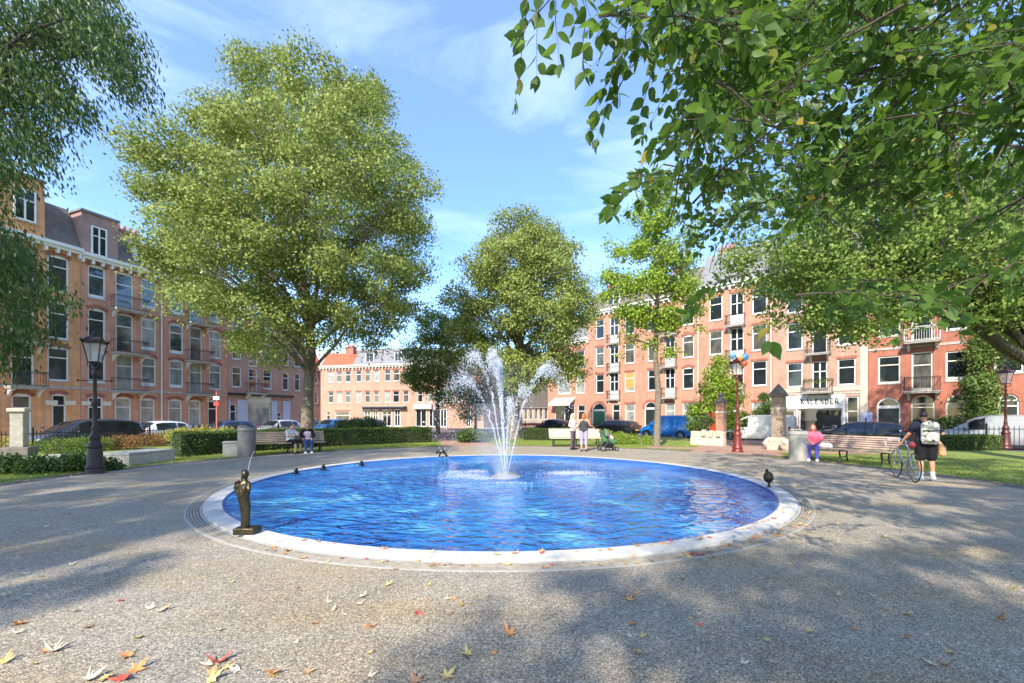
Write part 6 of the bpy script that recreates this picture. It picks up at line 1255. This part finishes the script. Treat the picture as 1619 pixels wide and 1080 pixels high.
# foam and splashes on the water
P = []; S = []
for cx_, cy_, sx, sy, n in ((735, 753, .55, .30, 900), (752, 745.5, .30, .25, 500), (765, 757, .35, .12, 400), (905, 748, .62, .28, 1500), (890, 749, .3, .2, 400), (720, 747, .3, .2, 250), (800, 764, .5, .1, 250)):
    c = gp(cx_, cy_, .065)
    for _ in range(n):
        x = rng.gauss(0, sx*.6); y = rng.gauss(0, sy*.8); P.append((c.x+x, c.y+y, .066+abs(rng.gauss(0, .012)))); S.append(rng.uniform(.004, .02))
drops('foam', P, S, M['foam'], None, .3); o = COL.objects['foam'] if 'foam' in COL.objects else None
if o: tag(o, 'white foam and splashes where the jets fall back into the pool', 'foam', kind='stuff')
# ---------------------------------------------------------------- cars
CARS = {
 'hatch': (3.9, [(-1.95,.42,.72,.76,.62,.58),(-1.90,.30,.90,.98,.78,.66),(-1.72,.24,.95,1.24,.83,.62),(-1.45,.22,.95,1.40,.845,.61),(-.9,.22,.94,1.47,.85,.61),(-.1,.22,.92,1.48,.85,.62),(.35,.22,.91,1.42,.85,.61),(1.05,.22,.90,.97,.845,.70),(1.45,.23,.82,.90,.83,.66),(1.78,.28,.70,.76,.77,.58),(1.95,.36,.52,.56,.60,.45)], (3, 6), ((6, 7), (1, 3)), .30),
 'estate': (4.6, [(-2.30,.42,.72,.78,.66,.60),(-2.24,.30,.92,1.0,.82,.68),(-2.0,.24,.96,1.30,.87,.63),(-1.6,.22,.96,1.40,.88,.62),(-.8,.22,.95,1.45,.885,.63),(.1,.22,.93,1.45,.885,.63),(.55,.22,.92,1.38,.885,.62),(1.3,.22,.90,.96,.88,.72),(1.75,.23,.82,.88,.865,.68),(2.12,.28,.70,.75,.80,.60),(2.30,.36,.52,.56,.64,.48)], (2, 6), ((6, 7), (1, 3)), .32),
 'mpv': (4.3, [(-2.15,.42,.80,.90,.66,.60),(-2.12,.30,1.0,1.2,.80,.68),(-1.98,.24,1.02,1.50,.86,.66),(-1.6,.22,1.02,1.60,.88,.66),(-.8,.22,1.0,1.66,.885,.67),(.2,.22,.98,1.64,.885,.66),(.6,.22,.97,1.54,.885,.65),(1.45,.22,.96,1.04,.87,.72),(1.75,.23,.88,.94,.855,.68),(2.0,.28,.74,.80,.80,.60),(2.15,.36,.54,.58,.64,.48)], (2, 6), ((6, 7), (1, 3)), .32),
 'van': (4.4, [(-2.20,.34,.90,1.74,.84,.74),(-2.18,.28,1.02,1.82,.88,.78),(-1.6,.24,1.04,1.86,.90,.80),(-.6,.24,1.04,1.87,.90,.80),(.25,.24,1.02,1.85,.90,.79),(.55,.24,1.01,1.74,.90,.75),(.85,.24,1.0,1.56,.895,.73),(1.5,.24,.98,1.08,.88,.74),(1.8,.25,.86,.94,.86,.70),(2.05,.30,.72,.78,.80,.62),(2.2,.38,.54,.58,.64,.48)], (4, 6), ((6, 7), None), .32)}
def car(label, c, head, kind, colr, cat='car', metal=.3, group='cars parked round the square', L_=None, rearglass=True):
    Ln, ST, (w0, w1), (ws, rs), wr = CARS[kind]; k = (L_ or Ln)/Ln; root = thing('parked_'+('van' if kind == 'van' else 'car'), label, cat, c, head, group)
    paint = mat('car_paint', colr, .28, .03, 2, metal=metal, coat=.8)
    def ringp(s):
        x, zl, zb, zt, hb, ht = s; x *= k
        h = [(hb*.90, zl), (hb*.985, zl+.10), (hb, zl+(zb-zl)*.55), (hb*.975, zb), (ht+.01, max(zb+.01, zt-.07)), (ht*.86, zt-.012), (ht*.45, zt+.01), (0, zt+.018)]
        return [(x, y, z) for y, z in h]+[(x, -y, z) for y, z in h[-2::-1]]
    b = MB(); V = []
    for s in ST: V += ringp(s)
    n = 15; fs = [(i*n+j, i*n+j+1, (i+1)*n+j+1, (i+1)*n+j) for i in range(len(ST)-1) for j in range(n-1)]+[(i*n+n-1, i*n, (i+1)*n, (i+1)*n+n-1) for i in range(len(ST)-1)]+[tuple(range(n)), tuple(range((len(ST)-1)*n, len(ST)*n))[::-1]]
    b.add(V, fs); body = b.build('body', paint, root, smooth=True)
    def side(s, f, sg, off=.012):
        r = ringp(s); a, d = Vector(r[3]), Vector(r[4]); p = a.lerp(d, f); return (p.x, sg*(p.y+off), p.z+off*.2)
    for sg in (1, -1):
        segs = list(range(w0, w1)); cuts = [segs] if kind == 'van' else [segs[:len(segs)//2], segs[len(segs)//2:]]
        for sgm in cuts:
            g_ = MB(); a, z = sgm[0], sgm[-1]+1
            for i in sgm:
                A, B_ = ST[i], ST[i+1]
                def P(s, f, i=i): return side(s, f, sg)
                g_.quad(P(A, .06), P(B_, .06), P(B_, .92), P(A, .92))
            vs = np.array(g_.v); cx_ = vs[:, 0].mean(); g_.v = [((x-cx_)*.93+cx_, y, z_) for x, y, z_ in g_.v]
            g_.build('side_window', M['carglass'], root)
        # door mirror
        s = ST[w1]; q = MB(); q.ico((s[0]*k+.10, sg*(s[4]+.09), s[2]+.06), .1, 2, (.5, 1, .7)); q.build('mirror', paint if kind != 'van' else M['black'], root, smooth='all')
    def topq(i0, i1, nm, lo=.06, hi=.94):
        g_ = MB(); r0, r1 = ringp(ST[i0]), ringp(ST[i1]); up = Vector((0, 0, .012))
        d = 1 if ST[i1][0] > ST[i0][0] else -1
        for j in range(4, 10):
            a, b_, c_, e = Vector(r0[j]), Vector(r0[j+1]), Vector(r1[j+1]), Vector(r1[j])
            o_ = up+Vector((.012*d, 0, 0)); g_.quad(a.lerp(e, lo)+o_, b_.lerp(c_, lo)+o_, b_.lerp(c_, hi)+o_, a.lerp(e, hi)+o_)
        g_.build(nm, M['carglass'], root)
    topq(ws[0], ws[1], 'windscreen')
    if rs: topq(rs[1], rs[0], 'rear_window', .08, .75)
    hb = ST[4][4]
    for x in (-Ln/2*.64*k, Ln/2*.645*k):
        for sg in (1, -1):
            y = sg*(hb-.02); q = MB(); q.lathe([(wr+.055, 0), (wr+.055, sg*.028), (wr-.01, sg*.028)], 24, (x, y, wr-.0), 'Y'); q.build('arch_shade_ring', M['black'], root)  # black ring proud of the body, its colour standing in for a shaded arch
            q = MB(); q.lathe([(wr*.62, sg*.01), (wr*.96, sg*.02), (wr, 0), (wr, -sg*.18), (wr*.9, -sg*.2)], 26, (x, y+sg*.015, wr), 'Y'); wl = q.build('wheel', M['rubber'], root, smooth=True)
            q = MB(); yy = y+sg*.026; q.lathe([(wr*.60, 0), (wr*.66, sg*.006), (wr*.62, -sg*.02)], 24, (x, yy, wr), 'Y')
            for i in range(5): a = 2*math.pi*i/5; q.tube([(x, yy, wr), (x+wr*.62*math.cos(a), yy-sg*.004, wr+wr*.62*math.sin(a))], [.05, .028], 5)
            q.lathe([(wr*.16, sg*.012), (.001, sg*.016)], 10, (x, yy, wr), 'Y'); q.build('rim', M['chrome'], wl)
            q = MB(); q.lathe([(wr*.62, -sg*.03), (.001, -sg*.03)], 20, (x, yy, wr), 'Y'); q.build('brake_disc', M['black'], wl)
    f = ST[-2]; q_ = ST[1]
    for sg in (1, -1):
        h = MB(); h.ico((f[0]*k-.06, sg*(f[4]-.10), f[2]-.03), .1, 2, (1.5, 1.15, .75)); h.build('headlight', M['headlamp'], root, smooth='all')
        h = MB(); zt = q_[2]+.02 if kind != 'van' else 1.0; h.ico((q_[0]*k-.0, sg*(q_[4]-.05), zt), .09, 2, (.9, .9, 1.8 if kind == 'van' else 1.2)); h.build('tail_light', M['redlamp'], root, smooth='all')
    b = MB(); b.box(ST[-1][0]*k-.04, ST[-1][0]*k+.02, -.38, .38, .30, .44); b.build('grille', M['black'], root)
    b = MB(); b.box(ST[-1][0]*k+.021, ST[-1][0]*k+.03, -.26, .26, .44, .55); b.build('number_plate', mat('yellow_plate', (.75, .55, .05), .4), root)
    b = MB(); b.box(ST[0][0]*k-.03, ST[0][0]*k-.015, -.26, .26, .55, .66); b.build('number_plate', mat('yellow_plate', (.75, .55, .05), .4), root)
    for sg in (1, -1):
        b = MB(); b.box(-Ln*.16*k, Ln*.16*k, sg*(hb-.03), sg*(hb+.012), .2, .27); b.build('sill_trim', M['black'], root)
        b = MB(); b.obox((-.35*k, sg*(hb+.006), .82), (.16, .03, .03)); b.obox((.0, sg*(hb*1.0+.002), .6), (.008, .012, .62)); b.build('door_handle', M['black'], root)
    return root
def park(fac, u, k, lab, kind, colr, flip=True, **kw):
    p = fac.pt(u, k, STREET+.006); return car(lab, p, fac.rz+(math.pi if flip else 0), kind, colr, **kw)
park(LEFT, -5.0, 10.3, 'dark grey people carrier parked nearest at the left behind the shrubs', 'mpv', (.055, .058, .065), metal=.6)
park(LEFT, .1, 6.6, 'white hatchback parked on the left behind the railing', 'hatch', (.72, .73, .74), metal=0)
park(LEFT, 4.7, 6.6, 'dark blue car parked right of the white hatchback', 'estate', (.05, .08, .20), metal=.5, L_=4.1)
park(LEFT, 9.2, 6.6, 'silver white car parked before the lilac corner shop', 'hatch', (.60, .62, .64), metal=.4)
park(LEFT, 15.2, 6.6, 'bright blue car parked just right of the big tree trunk', 'hatch', (.03, .17, .42), metal=.3)
park(LEFT, 20.5, 6.6, 'grey car parked beyond the bright blue car', 'estate', (.20, .22, .24), metal=.5)
park(RIGHT, -10.3, 8.0, 'dark car parked outside the white awning behind the standing women', 'hatch', (.04, .04, .05), metal=.5)
park(RIGHT, -3.0, 8.0, 'dark green black car parked left of the blue van', 'estate', (.025, .035, .035), metal=.5)
park(RIGHT, 2.1, 8.0, 'bright blue delivery van parked behind the slender tree', 'van', (.015, .22, .72), cat='van', metal=.2)
park(RIGHT, 8.5, 8.0, 'white panel van parked between the gate posts', 'van', (.74, .74, .72), cat='van', metal=0)
park(RIGHT, 13.6, 4.4, 'dark blue grey estate car parked outside the shop', 'estate', (.045, .055, .075), metal=.5)
park(RIGHT, 19.4, 4.6, 'silver panel van parked behind the tall railing at the right edge', 'van', (.50, .51, .53), cat='van', metal=.5, L_=4.9)
c = MID.pt(MID.u(560), 9, STREET+.006); car('small dark car parked across the square before the far terrace', c, MID.rz, 'hatch', (.05, .05, .06))
c = MID.pt(MID.u(620), 7, STREET+.006); car('silver car parked across the square right of the dark one', c, MID.rz, 'estate', (.4, .4, .42), metal=.5)
# ---------------------------------------------------------------- fallen leaves
def maple(lobes, seed):
    r_ = random.Random(seed); pts = []; angs = [-2.2, -1.15, 0, 1.15, 2.2]; ln = [.55, .85, 1.0, .85, .55]
    for i, a in enumerate(angs):
        l = ln[i]*r_.uniform(.9, 1.1)
        for da, f in ((-.30, .62), (-.16, .66), (0, 1.0), (.16, .66), (.30, .62)): pts.append((l*f*math.sin(a+da), l*f*math.cos(a+da)))
        if i < 4: m_ = (a+angs[i+1])/2; pts.append((.30*math.sin(m_), .30*math.cos(m_)))
    pts.append((.04, -.32)); pts.append((-.04, -.32)); k1, k2, k3 = r_.uniform(.1, 1.0), r_.uniform(-.2, .8), r_.uniform(-.4, .4); b = MB()
    V = [(x, y, .04+k1*x*x*.6+k2*y*y*.5+k3*x*y+.03) for x, y in pts]; b.add([(0, 0, .02)]+V, [(0, i+1, (i+1) % len(V)+1) for i in range(len(V))])
    b.tube([(0, -.25, .05), (.05, -.75, .03), (.02, -1.0, .08)], .015, 4); return b
LCOL = dict(yellow=((.50, .36, .10), (.66, .50, .20)), orange=((.52, .20, .06), (.66, .33, .12)), red=((.42, .045, .03), (.60, .12, .07)), brown=((.33, .18, .09), (.42, .25, .13)), pale=((.50, .42, .29), (.62, .54, .40)))
LM = {k: mat(k+'_dead_leaf', c[0], .6, .1, 25, col2=c[1]) for k, c in LCOL.items()}
proto = {}
for k in LCOL:
    for s in range(4):
        o = maple(5, hash((k == 'red', s)) % 97+s*7).build('fallen_leaf', LM[k], None); proto[(k, s)] = o; COL.objects.unlink(o)
LAB = dict(yellow='small yellow fallen leaf lying on the plaza', orange='orange fallen maple leaf lying on the plaza', red='red fallen maple leaf lying on the plaza', brown='brown curled fallen leaf lying on the plaza', pale='pale dry fallen leaf lying on the plaza')
def leaf(x, y, k, s=.085, z=.047, rot=None, lab=None):
    o = proto[(k, rng.randint(0, 3))].copy(); COL.objects.link(o); o.location = (x, y, z); s *= rng.uniform(.55, .82); o.scale = (s, s, s*rng.uniform(.9, 1.9)); o.rotation_euler = (rng.gauss(0, .16), rng.gauss(0, .16), rng.uniform(0, 6.3))
    tag(o, lab or LAB[k], 'leaf', 'leaves fallen on the plaza')
spec = [(345,1047,'red',.13),(328,1053,'pale',.1),(372,1060,'pale',.12),(356,1058,'yellow',.1),(336,1066,'orange',.08),(202,1037,'orange',.13),(214,1060,'orange',.12),(195,1072,'red',.13),(170,1072,'yellow',.11),(140,1075,'pale',.1),(85,1030,'pale',.12),(72,1030,'orange',.09),(8,1047,'yellow',.12),(33,987,'orange',.12),(30,1001,'pale',.09),(140,992,'brown',.1),(190,950,'red',.08),(256,965,'orange',.10),(238,962,'pale',.08),(120,967,'pale',.09),(220,1008,'yellow',.09),(432,1068,'yellow',.1),(433,1064,'orange',.1),(485,1063,'brown',.08),(335,1075,'yellow',.1),(350,996,'pale',.08),(468,1017,'pale',.06),(500,985,'brown',.08),(518,953,'pale',.09),(527,964,'pale',.09),(403,916,'pale',.08),(470,930,'brown',.07),(68,912,'orange',.06),(40,908,'pale',.07),(112,893,'pale',.07),(10,942,'pale',.08),(45,940,'pale',.08),(37,878,'orange',.06),
 (662,970,'red',.09),(570,945,'pale',.10),(566,955,'pale',.08),(612,926,'yellow',.07),(678,925,'yellow',.07),(680,950,'brown',.06),(705,948,'pale',.08),(718,948,'orange',.06),(730,958,'yellow',.08),(710,972,'brown',.06),(582,992,'orange',.09),(584,1032,'yellow',.07),(740,1035,'yellow',.09),(805,1003,'orange',.12),(706,1070,'yellow',.10),(656,1078,'brown',.10),(997,946,'red',.10),(1005,938,'brown',.08),(1000,986,'orange',.08),(1015,1007,'yellow',.06),(1010,1032,'yellow',.08),(585,1070,'pale',.06),
 (1092,977,'yellow',.05),(1108,972,'pale',.06),(1106,988,'red',.06),(1158,965,'orange',.05),(1250,892,'yellow',.05),(1290,898,'pale',.05),(1325,941,'pale',.06),(1382,943,'pale',.06),(1398,963,'orange',.05),(1433,972,'yellow',.08),(1350,995,'orange',.07),(1278,1000,'yellow',.06),(1213,1012,'yellow',.07),(1175,1050,'pale',.08),(1222,1048,'pale',.08),(1395,897,'yellow',.05),(1488,882,'orange',.05),(1473,923,'orange',.06),(1505,1033,'yellow',.09),(1470,1050,'pale',.1),(1495,1052,'brown',.1),(1580,979,'brown',.09),(1605,932,'yellow',.08),(1617,903,'yellow',.06),(1580,888,'yellow',.05),(1435,1008,'brown',.07)]
for x, y, k, s in spec:
    p = gp(x, y, .047); leaf(p.x, p.y, k, s, lab='bright red maple leaf, largest in the heap at the near left' if (x, y) == (345, 1047) else None)
for _ in range(130):
    a = rng.uniform(0, 6.28); r = rng.uniform(6.6, 11.2); x, y = PC[0]+r*math.cos(a), PC[1]+r*math.sin(a)
    if y < 2.4 or abs(x) > y*1.25: continue
    leaf(x, y, rng.choices(['yellow', 'orange', 'red', 'brown', 'pale'], [4, 3, 1, 3, 5])[0], rng.uniform(.04, .075))
for _ in range(115):   # drift against the near rim
    x = rng.choice((rng.gauss(2.6, 1.5), rng.uniform(-3.2, 5))); r = rng.choice((6.23, 6.3, 6.4, 6.02)) + rng.gauss(0, .03)
    if abs(x) > 5: continue
    y = PC[1]-math.sqrt(r*r-(x-PC[0])**2); leaf(x, y, rng.choices(['yellow', 'orange', 'red', 'brown'], [4, 4, 1, 3])[0], rng.uniform(.05, .085), .093 if r < 6.19 else .058)
P = []
for _ in range(2600):
    a = rng.uniform(R(-5), R(185)); r = 11.5+abs(rng.gauss(0, 1))*1.6; P.append((PC[0]+r*math.cos(a), PC[1]+r*math.sin(a), .055))
A = nr.normal(size=(len(P), 3)); A[:, 2] *= .1
tag(leaves('leaf_litter', P, .06, leafmat('litter_leaves', [(0, G(.28, .16, .07)), (.5, G(.55, .42, .14)), (1, G(.70, .62, .42))], .1), None, 'rhomb', A, nrm_up=2), 'small dry leaves scattered over the lawn edge and soil border', 'leaves', kind='stuff')
for o in list(proto.values()): bpy.data.objects.remove(o)
